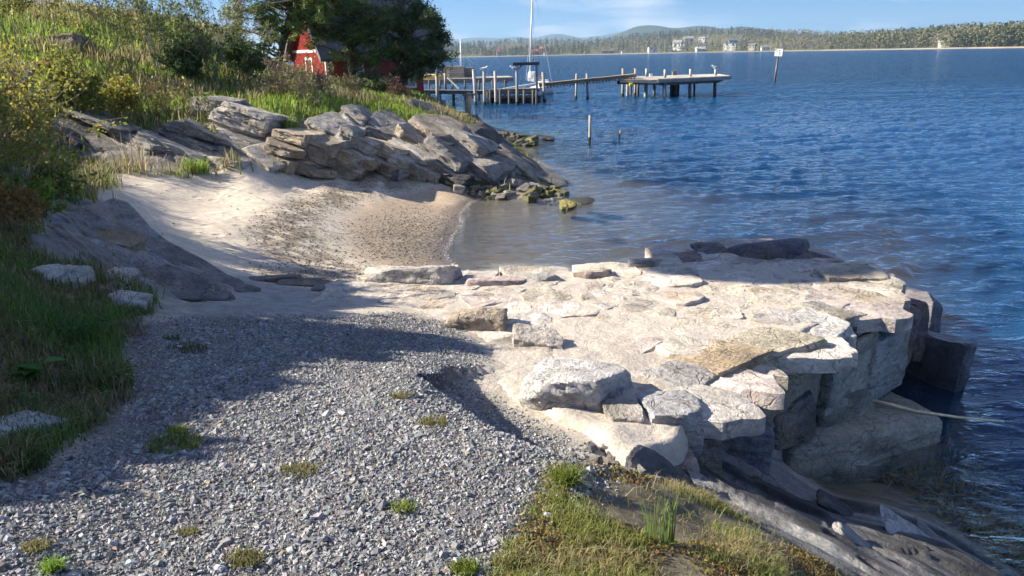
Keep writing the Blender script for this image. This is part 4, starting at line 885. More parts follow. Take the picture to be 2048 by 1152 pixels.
tuft('heap of dead straw at the gravel edge by the bank', 250, 668, 90, 160, .13, [(.30,.24,.16),(.22,.17,.11)], 2007, bw=.006, lean=2.2, name='dead_grass')
for i, (px, py, w, lb) in enumerate([(648,243,40,'grass tuft on top of the sunlit outcrop, furthest left'),(700,262,34,'grass tuft in a cleft of the sunlit outcrop'),(762,250,44,'grass tuft above the middle of the sunlit outcrop'),(822,262,40,'green tuft by the big slab of the outcrop'),(868,256,40,'grass tuft at the right top of the sunlit outcrop'),(575,262,36,'grass growing between the two outcrops'),(905,270,30,'last grass tuft on the outcrop towards the water')]):
    tuft(lb, px, py, w, 150, .3, GREENS + STRAW[:1], 2050 + i, bw=.02, lean=.6)
# broad-leaved plants on the bank
def herb(label, px, py, s, n, seed):
    p = hit(px, py); z = H1(p[0], p[1]); rt = root('leafy_plant', (p[0], p[1], z), label, 'plant'); gg = np.random.default_rng(seed)
    for i in range(n):
        a = gg.uniform(0, 6.283); d = np.array([math.cos(a), math.sin(a), 0]); b = np.array([p[0], p[1], z]) + d * s * gg.uniform(.1, .8) + np.array([0, 0, s * gg.uniform(.3, .9)])
        L = s * gg.uniform(.45, .8); sd = np.array([-d[1], d[0], 0]); tl = np.array([0, 0, gg.uniform(-.4, .3)]); R_ = []
        for t in np.linspace(0, 1, 7): 
            wd = L * .42 * math.sin(math.pi * min(t * .9 + .08, 1)) ** .7; c_ = b + (d + tl) * L * (t - .5) + np.array([0, 0, -.35 * L * (t - .4) ** 2]); R_ += [c_ - sd * wd + [0, 0, .12 * L * (t > 0)], c_, c_ + sd * wd + [0, 0, .12 * L * (t > 0)]]
        F = [[3 * k + j, 3 * k + j + 1, 3 * k + j + 4, 3 * k + j + 3] for k in range(6) for j in (0, 1)]
        cc = np.repeat(palette(1, [(.07,.17,.035),(.09,.20,.04)], seed + i, .15), 21, 0); kid('leaf', np.array(R_), np.array(F), M_PLANT, rt, None, True, cc)
herb('broad-leaved green plant on the shaded bank by the long grass', 75, 765, .13, 12, 1); herb('low broad-leaved plant near the gravel edge', 210, 795, .07, 9, 2); herb('broad-leaved plant below the grass tongue', 195, 665, .12, 12, 3); herb('small leafy plant at the left edge of the bank', 60, 815, .08, 8, 4)

# ------------------------------------------------------------------ shrubs on the slope
BRN = [(.28,.21,.145),(.22,.165,.115),(.34,.26,.18)]; PALE = [(.40,.36,.30),(.34,.30,.25),(.28,.24,.20)]; YEL = [(.34,.30,.045),(.27,.27,.045),(.40,.34,.06)]; LGR = [(.22,.27,.055),(.27,.31,.07),(.17,.22,.05)]; DGR = [(.08,.13,.04),(.10,.16,.05)]
def gpt(px, py): p = hit(px, py); return np.array([p[0], p[1], H1(p[0], p[1]) - .02])
SH = [ # label, base px, height px, spread, stems, gen, sub, twig colours, leaves, leaf size, leaf colours, min twig radius factor
 ('pale grey multi-stemmed bare shrub, the tallest on the slope', 318, 150, 150, .35, 9, 3, 4, PALE, 900, .05, LGR),
 ('bare greyish shrub to the right of the tallest pale one', 400, 140, 130, .40, 8, 3, 4, BRN, 700, .05, LGR),
 ('bare shrub to the left of the tallest pale one', 268, 152, 130, .40, 7, 3, 4, BRN, 900, .05, LGR),
 ('thin leafless shrub on the crest against the sky', 452, 110, 110, .45, 7, 3, 4, PALE, 200, .05, BRN),
 ('leafless shrub on the left part of the crest', 205, 60, 80, .45, 6, 3, 4, BRN, 300, .05, LGR),
 ('yellow-brown shrub in the upper left corner', 30, 110, 140, .5, 9, 3, 4, BRN, 2600, .05, YEL + LGR),
 ('brown thicket at the right below the crest', 430, 165, 80, .7, 10, 3, 4, BRN, 1100, .05, DGR),
 ('dark green juniper mound under the pale shrub', 360, 165, 62, .8, 10, 2, 6, BRN, 2800, .06, DGR),
 ('dark green shrub between slope and pines', 505, 165, 62, .8, 10, 2, 6, BRN, 2600, .06, DGR),
 ('reddish-brown bramble thicket below the pines', 580, 198, 46, .7, 13, 3, 5, BRN, 300, .04, BRN),
 ('brown bramble thicket left of the red boathouse', 640, 194, 34, .7, 12, 3, 5, BRN, 300, .04, BRN),
 ('grey-brown bramble in front of the boathouse', 700, 200, 32, .7, 11, 3, 5, BRN, 300, .04, LGR),
 ('twiggy brown bush nearest the sunlit outcrop top', 620, 215, 58, .7, 10, 3, 4, BRN, 300, .04, LGR),
 ('reddish twiggy bush sloping down to the bollard', 795, 198, 26, .9, 10, 3, 5, [(.20,.11,.09),(.16,.10,.08)], 200, .04, BRN),
 ('bright yellow-green bush above the shaded outcrop', 128, 235, 80, .5, 12, 2, 6, BRN, 3000, .05, YEL + LGR),
 ('small bright yellow bush right of the yellow-green one', 248, 228, 46, .6, 8, 2, 6, BRN, 1300, .05, YEL),
 ('loose yellow-green bush between the two yellow bushes', 185, 232, 56, .6, 10, 2, 6, BRN, 1500, .05, LGR + YEL),
 ('tangle of reddish arching stems over the shaded outcrop', 345, 240, 60, 1.0, 9, 3, 4, [(.28,.16,.10),(.34,.22,.13)], 160, .05, LGR),
 ('dry bent stems hanging over the outcrop crack', 400, 235, 48, 1.2, 5, 2, 4, PALE, 60, .05, LGR),
 ('small thin sapling between the thickets', 436, 168, 62, .25, 3, 2, 4, PALE, 120, .04, LGR),
]
for i, (lb, px, py, hp, sp, ns, gn, sb, tw_, ln, ls, lc) in enumerate(SH):
    b = gpt(px, py); k = mpp(b[1]); shrub('shrub', lb, b, hp * k, sp, ns, gn, 3000 + i * 13, tw_, int(ln * 1.5), max(ls, 1.1 * k), lc, r0=.9 * k, sub=sb, minr=.28 * k)
# the nearer thicket on the left edge
for i, (lb, px, py, hp, sp, ns, gn, tw_, ln, lc) in enumerate([
 ('yellow-budded shrub at the left edge above the bank', 30, 420, 190, .45, 9, 3, BRN, 2200, YEL + LGR), ('leafy yellow-green shrub behind the left bank', 70, 350, 130, .5, 9, 3, BRN, 2600, LGR + YEL),
 ('brown twiggy shrub at the far left edge', 5, 330, 150, .5, 8, 3, BRN, 900, [(.22,.14,.05)] + YEL), ('small orange-leaved shrub low on the left bank', 25, 470, 80, .6, 8, 2, BRN, 900, [(.26,.15,.05),(.30,.20,.06)]),
 ('green creeping bush on the near slope of the left bank', 90, 440, 60, .9, 9, 2, BRN, 2400, LGR + GREENS), ('thin bare stems over the grass tongue', 230, 620, 110, .35, 4, 2, PALE, 60, BRN), ('dark bush at the base of the left thicket', 130, 400, 60, .9, 10, 2, BRN, 1800, DGR + LGR)]):
    b = gpt(px, py); k = mpp(b[1]); shrub('shrub', lb, b, hp * k, sp, ns, gn, 3500 + i * 17, tw_, int(ln * 1.3), 5.5 * k, lc, r0=1.6 * k, sub=4, minr=.4 * k)

# ------------------------------------------------------------------ pines before the boathouse
def pine(label, base_px, Y, top_px, pads, seed, cols, dens=1.0, limb=(.12,.085,.06)):
    gg = np.random.default_rng(seed); b = at_y(*base_px, Y); b[2] = H1(b[0], b[1]) - .1; tp = at_y(*top_px, Y); rt = root('pine_tree', tuple(b), label, 'tree'); k = mpp(Y)
    n = 9; tr = np.array([b + (tp - b) * t + np.array([.18 * math.sin(t * 5 + seed), .1 * math.cos(t * 4), 0]) for t in np.linspace(0, 1, n)])
    tv = MB().tube(tr, np.linspace(.17, .05, n), 8); kid('trunk', np.concatenate(tv.V), [np.concatenate(tv.Q), np.concatenate(tv.T)], M_BARK, rt, limb, True)
    S = []; NV = []; NC_ = []
    pads = [(cx + gg.uniform(-1.0, 1.0) * rx, cy + gg.uniform(-.9, .9) * ry, max(rx * gg.uniform(.3, .6), 7), max(ry * gg.uniform(.15, .26), 3)) for (cx, cy, rx, ry) in pads for _ in range(4 if rx > 20 else 2)]
    for (cx, cy, rx, ry) in pads:
        dy = gg.uniform(-1.0, 1.0); c = at_y(cx, cy, Y + dy); t = np.clip((c[2] - .5 - b[2]) / (tp[2] - b[2]), .12, .95); s0 = b + (tp - b) * t
        rad = np.array([rx * k, max(rx * k * .75, .5), ry * k]); prev = s0
        for q in np.linspace(0, 1, 6)[1:]:
            e = s0 + (c - s0) * q + np.array([0, 0, .35 * math.sin(q * 2.6) - .15]) * min(1, np.linalg.norm(c - s0)) * .5 + gg.normal(0, .05, 3); S.append((*prev, *e, .05 * (1.15 - q), .05 * (1.0 - q * .8))); prev = e
        nt = int(dens * 1.25 * rx * ry * .16) + 6
        for _ in range(nt):
            u = gg.normal(0, 1, 3); u /= np.linalg.norm(u); u *= gg.uniform(.35, 1.0) ** .5; w = c + u * rad
            w = w + .22 * np.array([gg.normal(), gg.normal(), .6 * gg.normal()]) * .6
            if gg.uniform() < .5: S.append((*(c + (w - c) * gg.uniform(0, .4)), *w, .014, .006))
            m = 16; dd = gg.normal(0, 1, (m, 3)); dd[:, 2] = dd[:, 2] * .8 + .35; dd /= np.linalg.norm(dd, axis=1)[:, None]; sd = np.cross(dd, gg.normal(0, 1, (m, 3))); sd /= np.linalg.norm(sd, axis=1)[:, None]
            L = gg.uniform(.12, .24, m)[:, None]; oo = gg.normal(0, .07, (m, 3))
            NV.append(np.stack([w + oo - sd * .022, w + oo + sd * .022, w + oo + dd * L], 1).reshape(-1, 3)); NC_.append(np.repeat(palette(1, cols, gg.integers(1e6), .18), m * 3, 0))
    V, F = segs_geo(np.array(S)); kid('branches', V, F, M_TWIG, rt, None, False, np.repeat(palette(len(S), [limb, (.15,.11,.08)], seed, .15), 6, 0))
    V = np.concatenate(NV); kid('crown', V, np.arange(len(V)).reshape(-1, 3), M_NEEDLE, rt, None, False, np.concatenate(NC_))
M_BARK = mat_obj('pine_bark', .9, (1, 1, .3), 9, .4, .8)
LN = [(.19,.24,.05),(.22,.27,.055),(.15,.20,.045),(.26,.30,.075)]; DN = [(.075,.115,.04),(.095,.135,.042),(.065,.10,.045),(.12,.165,.045)]  # needle tones carry the light: sunlit left crowns, shaded right crown
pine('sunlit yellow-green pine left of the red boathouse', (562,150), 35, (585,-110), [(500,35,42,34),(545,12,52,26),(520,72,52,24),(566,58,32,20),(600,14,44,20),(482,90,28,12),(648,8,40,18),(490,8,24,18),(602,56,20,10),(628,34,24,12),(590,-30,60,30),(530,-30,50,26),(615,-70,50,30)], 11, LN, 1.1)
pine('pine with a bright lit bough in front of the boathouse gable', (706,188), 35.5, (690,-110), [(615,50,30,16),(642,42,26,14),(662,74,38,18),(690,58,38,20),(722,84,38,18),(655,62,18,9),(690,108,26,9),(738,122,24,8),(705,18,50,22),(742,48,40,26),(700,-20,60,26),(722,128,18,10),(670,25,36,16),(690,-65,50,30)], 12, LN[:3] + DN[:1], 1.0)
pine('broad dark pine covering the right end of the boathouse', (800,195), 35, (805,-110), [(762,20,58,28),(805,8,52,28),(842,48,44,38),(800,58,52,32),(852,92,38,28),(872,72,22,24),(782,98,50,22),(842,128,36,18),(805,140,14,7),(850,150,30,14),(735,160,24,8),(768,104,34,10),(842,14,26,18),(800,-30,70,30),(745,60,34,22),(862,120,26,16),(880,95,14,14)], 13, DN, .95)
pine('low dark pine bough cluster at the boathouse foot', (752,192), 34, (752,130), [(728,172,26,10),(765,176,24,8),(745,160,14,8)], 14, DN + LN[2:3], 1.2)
# unseen bushes and pine added at left to shade the gravel and jetty tip
def bush(label, c, rad, n, seed):
    rt = root('shadow_bush', (c[0], c[1], H1(c[0], c[1])), label, 'bush', 'unseen shadow bushes left of the path'); gg = np.random.default_rng(seed); u = gg.normal(0, 1, (n, 3)); u /= np.linalg.norm(u, axis=1)[:, None]; u *= gg.uniform(.2, 1, (n, 1)) ** .4
    V, F, cc = leaves_geo(np.array(c) + u * np.array(rad), np.full(n, .17), palette(n, LGR + DGR, seed, .2), seed); kid('leaves', V, F, M_PLANT, rt, None, False, cc)
    S, E = grow((c[0], c[1], H1(c[0], c[1])), max(c[2] + rad[2] - H1(c[0], c[1]), .5), .4, 4, 1, seed, .03); V, F = segs_geo(S); kid('stems', V, F, M_TWIG, rt, None, False, np.repeat(palette(len(S), BRN, seed), 6, 0))

# yellow-brown weed swaying on the shallow bottom at the lower right
sw = GREG['bank'] * 0 + smooth(-.12, -.25, GZ) * (GX > 2.4) * (GY < 6.6) * (GX < 7) * smooth(-.1, .25, fbm(P3(GX * 2.2, GY * 2.2), 3, 87) + .05) * GR ** 2
X, Y, Z, r_ = scatter(sw, 5000, 120, 3, 8); n = len(X); hw = np.clip(-Z - .03, .04, .5) * g.uniform(.4, .95, n)
tag(blades('seaweed', X, Y, Z, hw, np.full(n, .03), palette(n, [(.42,.30,.05),(.30,.24,.05),(.22,.26,.06),(.48,.34,.08)], 121, .25), 1.3, 122), 'yellow-brown seaweed under the water at the lower right', 'seaweed', kind='stuff')
SHADE_BUSHES = [(3.3,4.5,.42),(3.75,4.48,.45),(4.2,4.42,.5),(4.7,4.46,.5),(5.2,4.52,.45),(5.6,4.60,.42),(5.95,4.74,.34),(6.18,4.82,.24),(6.8,4.15,.4),(7.35,4.08,.45),(7.9,3.95,.45),(8.6,3.6,.42),(9.2,3.2,.35)]
# tops of the added bushes, shaped to the shadow outline, along x = -6.6
for i, (yy, top, ry) in enumerate(SHADE_BUSHES):
    zb = H1(-6.6, yy); hz = max(top - zb, .3); bush('unseen dense leafy bush added to shade the path from the left', (-6.6 + .2 * (i % 2), yy, zb + hz * .5), (.7, ry, hz * .5), 1300, 700 + i)
pt = root('pine_tree', (-9.3, 9.6, H1(-9.3, 9.6) - .1), 'unseen tall slender pine added to shade the jetty tip', 'tree')  # unseen pine, placed so that its crown shades the jetty tip
tv = MB().tube([(-9.3, 9.6, H1(-9.3, 9.6) - .1), (-9.25, 9.55, 6), (-9.2, 9.53, 8.8)], [.09, .07, .03], 7); kid('trunk', np.concatenate(tv.V), [np.concatenate(tv.Q), np.concatenate(tv.T)], M_BARK, pt, (.2,.13,.08), True)
gg = np.random.default_rng(5); u = gg.normal(0, 1, (7000, 3)); u /= np.linalg.norm(u, axis=1)[:, None]; u *= gg.uniform(.1, 1, (7000, 1)) ** .5
V, F, cc = leaves_geo(np.array([-9.2, 9.53, 8.3]) + u * np.array([1.0, 1.0, .62]), np.full(7000, .1), palette(7000, DN, 3), 4); kid('crown', V, F, M_NEEDLE, pt, None, False, cc)

# ------------------------------------------------------------------ the red boathouse
hz0 = at_y(835, 187, 41.0)[2]; hc = at_y(655, 160, 38.5); HA = R(33); U = np.array([math.cos(HA), math.sin(HA), 0]); Vv = np.array([-math.sin(HA), math.cos(HA), 0]); UPV = np.array([0, 0, 1.0])
HL, HW = 5.0, 4.6; O3 = np.array([hc[0], hc[1], hz0 - .5]); EZ = at_y(890, 98, 41.5)[2] - O3[2]; RZ = EZ + 2.5
house = root('boathouse', tuple(O3), 'red wooden boathouse with grey roof half hidden by pines', 'boathouse')
def hp(u, v, z): return O3 + U * u + Vv * v + UPV * z
RED, WHT = (.40,.04,.035), (.78,.76,.72)
m = MB(); 
def hbox(m, u0, u1, v0, v1, z0, z1): return m.hexa(np.array([hp(u0, v0, z0), hp(u1, v0, z0), hp(u1, v1, z0), hp(u0, v1, z0), hp(u0, v0, z1), hp(u1, v0, z1), hp(u1, v1, z1), hp(u0, v1, z1)]))
hbox(m, 0, HL, 0, HW, 0, EZ)
for u in (0, HL - .08): m.add([hp(u, 0, EZ), hp(u, HW, EZ), hp(u, HW / 2, RZ), hp(u + .08, 0, EZ), hp(u + .08, HW, EZ), hp(u + .08, HW / 2, RZ)], [[0, 1, 4, 3], [1, 2, 5, 4], [2, 0, 3, 5]], [[0, 2, 1], [3, 4, 5]])
wall = m.build('wall', M_PAINT, house, RED)
m = MB()                                             # cover strips of the vertical cladding
for u in np.arange(.06, HL, .17): hbox(m, u, u + .045, -.025, .002, .02, EZ - .02)
for v in np.arange(.06, HW, .17): hbox(m, -.025, .002, v, v + .045, .02, EZ + (RZ - EZ) * (1 - abs(v / (HW / 2) - 1)) - .04)
m.build('cladding_strips', M_PAINT, wall, (.36,.035,.03))
for side in (0, 1):
    m = MB(); ov = .45; v0, v1 = (-ov, HW / 2) if side == 0 else (HW / 2, HW + ov); sl = (RZ - EZ) / (HW / 2); za, zb = (EZ - ov * sl, RZ) if side == 0 else (RZ, EZ - ov * sl)
    m.hexa(np.array([hp(-.4, v0, za), hp(HL + 1.2, v0, za), hp(HL + 1.2, v1, zb), hp(-.4, v1, zb), hp(-.4, v0, za + .14), hp(HL + 1.2, v0, za + .14), hp(HL + 1.2, v1, zb + .14), hp(-.4, v1, zb + .14)])); rf = m.build('roof', M_ROOF, house, (.13,.125,.12))
    for u in (-.42, HL + 1.2):
        m = MB(); m.hexa(np.array([hp(u, v0, za - .12), hp(u + .03, v0, za - .12), hp(u + .03, v1, zb - .12), hp(u, v1, zb - .12), hp(u, v0, za + .16), hp(u + .03, v0, za + .16), hp(u + .03, v1, zb + .16), hp(u, v1, zb + .16)]))
        m.build('barge_board', M_PAINT, rf, (.16,.15,.145) if u < 0 else (.45,.43,.40))
for u0 in (1.15, 3.9):
    m = MB(); w, h, zb = .62, 1.15, EZ - 1.75
    for (a, b, c, d) in [(u0 - .1, u0, zb - .1, zb + h + .1), (u0 + w, u0 + w + .1, zb - .1, zb + h + .1), (u0, u0 + w, zb - .1, zb), (u0, u0 + w, zb + h, zb + h + .1), (u0 + w / 2 - .02, u0 + w / 2 + .02, zb, zb + h), (u0, u0 + w, zb + h * .55, zb + h * .55 + .035)]: hbox(m, a, b, -.06, -.01, c, d)
    wf = m.build('window', M_PAINT, house, WHT); m = MB(); hbox(m, u0, u0 + w, -.035, -.015, zb, zb + h); m.build('pane', M_GLASS, wf)
m = MB(); hbox(m, -.035, -.003, -.02, HW, EZ - .05, EZ + .08); hbox(m, -.05, .06, -.05, .06, 0, EZ); hbox(m, -.035, -.004, HW * .5 - .5, HW * .5 - .38, EZ - 1.5, EZ - .4); hbox(m, -.035, -.004, HW * .5 + .38, HW * .5 + .5, EZ - 1.5, EZ - .4); hbox(m, -.035, -.004, HW * .5 - .5, HW * .5 + .5, EZ - .4, EZ - .28)
m.build('white_trim', M_PAINT, house, WHT)

# ------------------------------------------------------------------ docks and what stands around them
GW, DW, TW = (.33,.31,.28), (.12,.11,.10), (.42,.37,.29)
def py_to(px, py, Y): return at_y(px, py, Y)
def post(label, xt, yt, xb, yb, dia, color=GW, Y=None, cap=None, name='mooring_post', grp='mooring posts', cat='post', under=.9):
    b = at_z(xb, yb, 0.0) if Y is None else at_y(xb, yb, Y); t = at_y(xt, yt, b[1]); d = (b - t) / np.linalg.norm(b - t); lo = b + d * (under if Y is None else 0.0); k = dia * mpp(b[1]) / 2
    rt = root(name, tuple(lo), label, cat, grp); m = MB().tube([lo, (lo + t) / 2 + [.01, 0, 0], t], [k * 1.08, k, k * .94], 10); m.build('shaft', M_WOOD, rt, color, True)
    m = MB().tube([t - [0, 0, .002], t + [0, 0, .035]], [k * 1.0, k * .8], 10); m.build('top', M_WOOD, rt, cap or (color[0] * 1.25, color[1] * 1.25, color[2] * 1.25))
    if Y is None: m = MB().tube([b - [0, 0, .2], b + [0, 0, .22]], [k * 1.14, k * 1.1], 10); m.build('weed_band', M_WOOD, rt, (.05,.05,.03))
    return t
post('thin dark pile at the shore end of the lower walkway', 840, 178, 841, 205, 4, DW)
post('grey post leaning beside the boathouse pine', 873, 127, 875, 211, 6)
post('short grey post on the upper dock by the yellow heap', 890, 145, 891, 179, 5, GW, Y=60)
post('thick grey post left of the gull post', 947, 140, 952, 210, 6.5, (.40,.38,.35))
tg1 = post('grey post with a gull sitting on it', 968, 143, 969, 210, 6)
post('pale post just right of the gull post', 990, 143, 992, 210, 6, (.46,.44,.41))
post('tall post carrying the crossbeam frame', 1033, 129, 1034, 210, 5)
post('post standing at the near end of the gangway', 1086, 145, 1089, 204, 6)
post('left of the two posts beside the middle of the gangway', 1153, 148, 1152, 198, 4.5)
post('right of the two posts beside the middle of the gangway', 1174, 148, 1175, 199, 5)
post('grey stake standing alone in the shallows', 1180, 232, 1179, 286, 5.5, (.38,.35,.29), name='water_stake', grp=None, cat='stake')
post('short leaning stick in the water right of the stake', 1241, 262, 1238, 278, 3.2, (.30,.26,.20), name='water_stake', grp=None, cat='stake')
fr = root('crossbeam_frame', tuple(at_y(1052, 127, 57)), 'crossbeam on top of the tall post near the sailboat', 'frame'); Yf = at_z(1034, 210, 0)[1]
m = MB().bar(at_y(1026, 128, Yf), at_y(1079, 127, Yf), .16, .2); m.build('beam', M_WOOD, fr, DW); m = MB().bar(at_y(1073, 129, Yf), at_y(1074, 178, Yf), .14, .14); m.build('upright', M_WOOD, fr, GW); m = MB().bar(at_y(1034, 140, Yf), at_y(1046, 129, Yf), .07, .07); m.build('brace', M_WOOD, fr, DW)
# mooring bollard on the rocks
bb = at_y(937, 228, 41.0); bt = at_y(937, 190, 41.0); bol = root('mooring_bollard', tuple(bb), 'thick tan concrete bollard standing on the shore rocks', 'bollard'); k = 5.6 * mpp(41)
MB().tube([bb - [0, 0, .4], bb + [0, 0, .3], bt], [k * 1.02, k, k * .97], 14).build('shaft', M_WOOD, bol, (.60,.46,.30), True); MB().tube([bt - [0, 0, .02], bt + [0, 0, .06], bt + [0, 0, .12]], [k * 1.15, k * 1.15, k * .6], 14).build('cap', M_WOOD, bol, (.40,.36,.30)); MB().tube([bt + [-.3, 0, -.02], bt + [.34, 0, .02]], [.05, .05], 8).build('crossbar', M_METAL, bol, (.25,.22,.2))
def deck(name, label, corners, th, color, edge, beams=(), parent=None, cat='dock', boards=0):
    c = [np.asarray(p, float) for p in corners]; rt = root(name, tuple(np.mean(c, 0)), label, cat); m = MB()
    if boards:
        for i in range(boards):
            a, b = i / boards, (i + .93) / boards; q = [c[0] + (c[1] - c[0]) * a, c[0] + (c[1] - c[0]) * b, c[3] + (c[2] - c[3]) * b, c[3] + (c[2] - c[3]) * a]; dz = random.uniform(-.008, .008)
            m.hexa(np.array([p - [0, 0, .05 - dz] for p in q] + [p + [0, 0, dz] for p in q]))
    else: m.hexa(np.array([p - [0, 0, .05] for p in c] + c))
    m.build('decking', M_WOOD, rt, color); m = MB()
    for a, b in ((0, 1), (1, 2), (2, 3), (3, 0)): m.bar(c[a] - [0, 0, .05 + th / 2], c[b] - [0, 0, .05 + th / 2], .08, th)
    m.build('edge_beam', M_WOOD, rt, edge); return rt
def pile(rt, px, yt, yb, dia, color=GW, zt=None):
    b = at_z(px, yb, 0.0); k = dia * mpp(b[1]) / 2; t = at_y(px, yt, b[1]); MB().tube([b - [0, 0, 1.0], t], [k * 1.05, k], 8).build('pile', M_WOOD, rt, color, True)
YD = 59.5
d1 = deck('pier_platform', 'weathered plank platform on piles at the outer end of the docks', [at_y(1316, 158, YD), at_y(1462, 151.5, YD), at_y(1440, 147.6, YD + 5.5), at_y(1335, 150.5, YD + 5.5)], .22, (.44,.41,.35), (.36,.33,.28), boards=40)
d1b = deck('pier_platform', 'lower inner section of the plank platform by the gangway top', [at_y(1241, 158, YD + .6), at_y(1317, 160, YD + .2), at_y(1335, 152, YD + 5), at_y(1275, 152, YD + 5)], .2, (.42,.38,.32), (.40,.36,.30), boards=18)
for (px, yt, yb, dia, cl) in [(1292,162,194,7,(.40,.38,.34)),(1329,160,195.5,7.5,(.38,.36,.33)),(1380,160,192,6,GW),(1430,157,192,6,DW),(1309,164,190,5,DW),(1389,160,190,4,DW),(1347,163,191,13,(.09,.08,.07)),(1356,165,190,6,DW)]: pile(d1, px, yt, yb, dia, cl)
MB().bar(at_y(1318, 168, YD + .5), at_y(1440, 162, YD + .5), .12, .22).build('cross_beam', M_WOOD, d1, (.20,.18,.16)); MB().bar(at_y(1330, 166, YD + 4), at_y(1446, 158, YD + 4), .12, .3).build('cross_beam', M_WOOD, d1, DW)
for (px, yt, yb, dia, cl) in [(1255,160,192,5,GW),(1262,160,190,4,DW),(1276,160,191,5,DW)]: pile(d1b, px, yt, yb, dia, cl)
MB().bar(at_y(1234, 165, YD + 1), at_y(1320, 166, YD + 1), .12, .24).build('cross_beam', M_WOOD, d1b, DW)
for (lb, px, yt, yb, cp) in [('post with reddish top at the left of the platform', 1246, 137, 193, (.40,.08,.06)), ('post with reddish top at the head of the gangway', 1271, 137, 192, (.40,.08,.06))]: post(lb, px, yt, px - 1, yb, 5, GW, cap=cp)
for (lb, px, yt, yb) in [('pale post head standing on the inner edge of the platform', 1293, 138, 153), ('pale post head at the platform corner near the gangway', 1330, 140, 156), ('post head on the right half of the platform', 1381, 139, 153), ('post head carrying a gull at the right end of the platform', 1431, 140, 151)]: tg = post(lb, px, yt, px, yb, 5, (.50,.49,.46), Y=YD + .3, name='platform_post', grp='platform posts')
for (lb, px, py, w, h, cl) in [('grey stump-like bollard on the middle of the platform', 1349, 147, 8, 6, (.22,.19,.16)), ('small white crate on the platform near its inner edge', 1302, 150.5, 5, 3, (.70,.70,.70))]:
    c_ = at_y(px, py, YD + 2.5); rt = root('deck_bollard' if 'stump' in lb else 'small_crate', tuple(c_), lb, 'bollard' if 'stump' in lb else 'crate'); k = mpp(YD + 2.5)
    MB().box(c_, (w * k, .3, h * k)).build('body', M_WOOD, rt, cl); MB().box(c_ + [0, 0, h * k / 2 + .03], (w * k * 1.15, .34, .06)).build('lid', M_WOOD, rt, (cl[0] * .8, cl[1] * .8, cl[2] * .8))
# gangway
ga, gb = at_y(1078, 167, 58.5), at_y(1272, 147.5, 60.5); side = np.array([.1, 1.0, 0]); gw = root('gangway', tuple((ga + gb) / 2), 'narrow sloping plank gangway leading up to the platform', 'gangway')
m = MB(); nb = 46
for i in range(nb):
    a, b = ga + (gb - ga) * i / nb, ga + (gb - ga) * (i + .85) / nb; m.hexa(np.array([a - [0, 0, .05], b - [0, 0, .05], b + side - [0, 0, .05], a + side - [0, 0, .05], a, b, b + side, a + side]))
m.build('planking', M_WOOD, gw, (.40,.31,.19))
for q in (0.05, .9): MB().bar(ga + side * q - [0, 0, .15], gb + side * q - [0, 0, .15], .07, .2).build('side_beam', M_WOOD, gw, (.22,.17,.11))
m = MB()
for i in range(30): a = ga + (gb - ga) * (i + .3) / 30 - [0, 0, .28]; b = ga + (gb - ga) * (i + .8) / 30 - [0, 0, .36]; m.bar(a, b, .05, .1)
m.build('truss', M_WOOD, gw, (.16,.12,.08))
wp = root('white_plank', tuple(at_y(1045, 172, 58.3)), 'white plank ramp at the foot of the gangway', 'plank'); MB().bar(at_y(1006, 178, 58.2), at_y(1086, 165, 58.2), .5, .1).build('board', M_PAINT, wp, (.72,.72,.70))
# lower walkway and landing cage
lw = deck('walkway', 'dark low walkway from the boathouse to the mooring posts', [at_y(828, 180, 56), at_y(1004, 182, 57), at_y(1000, 180, 59), at_y(832, 178.5, 58)], .2, (.16,.14,.12), (.11,.10,.09), boards=36)
for px in (858, 908, 940, 975): pile(lw, px, 183, 208, 4, DW)
cg = deck('landing_stage', 'low slatted landing stage between the mooring posts', [at_y(972, 179, 57.2), at_y(1078, 177, 57.2), at_y(1070, 175, 61), at_y(985, 177, 61)], .16, (.20,.19,.17), (.16,.15,.13), boards=22)
for px in (980, 1000, 1018, 1048, 1066, 1073): pile(cg, px, 180, 208, 4.5, DW if px % 3 else GW)
for (y_, cl) in ((186, (.14,.13,.12)), (192, (.20,.19,.18))): MB().bar(at_y(976, y_ + 1, 57), at_y(1074, y_, 57), .12, .16).build('rail', M_WOOD, cg, cl)
pn = root('float_pontoon', tuple(at_y(1032, 203, 58.5)), 'dark floating pontoon under the landing stage', 'pontoon'); V, F = rock((2.0, .8, .28), 12, 801, rough=.01, chips=0, layer=0, jit=.02, power=14); c_ = at_z(1030, 205, 0.0); kid('hull', V + [c_[0], c_[1] + 1.2, .15], F, M_METAL, pn, (.035,.035,.04), True)
MB().bar(at_y(992, 196, 58), at_y(1066, 195, 58), .1, .1).build('rubbing_strip', M_WOOD, pn, (.25,.24,.22))
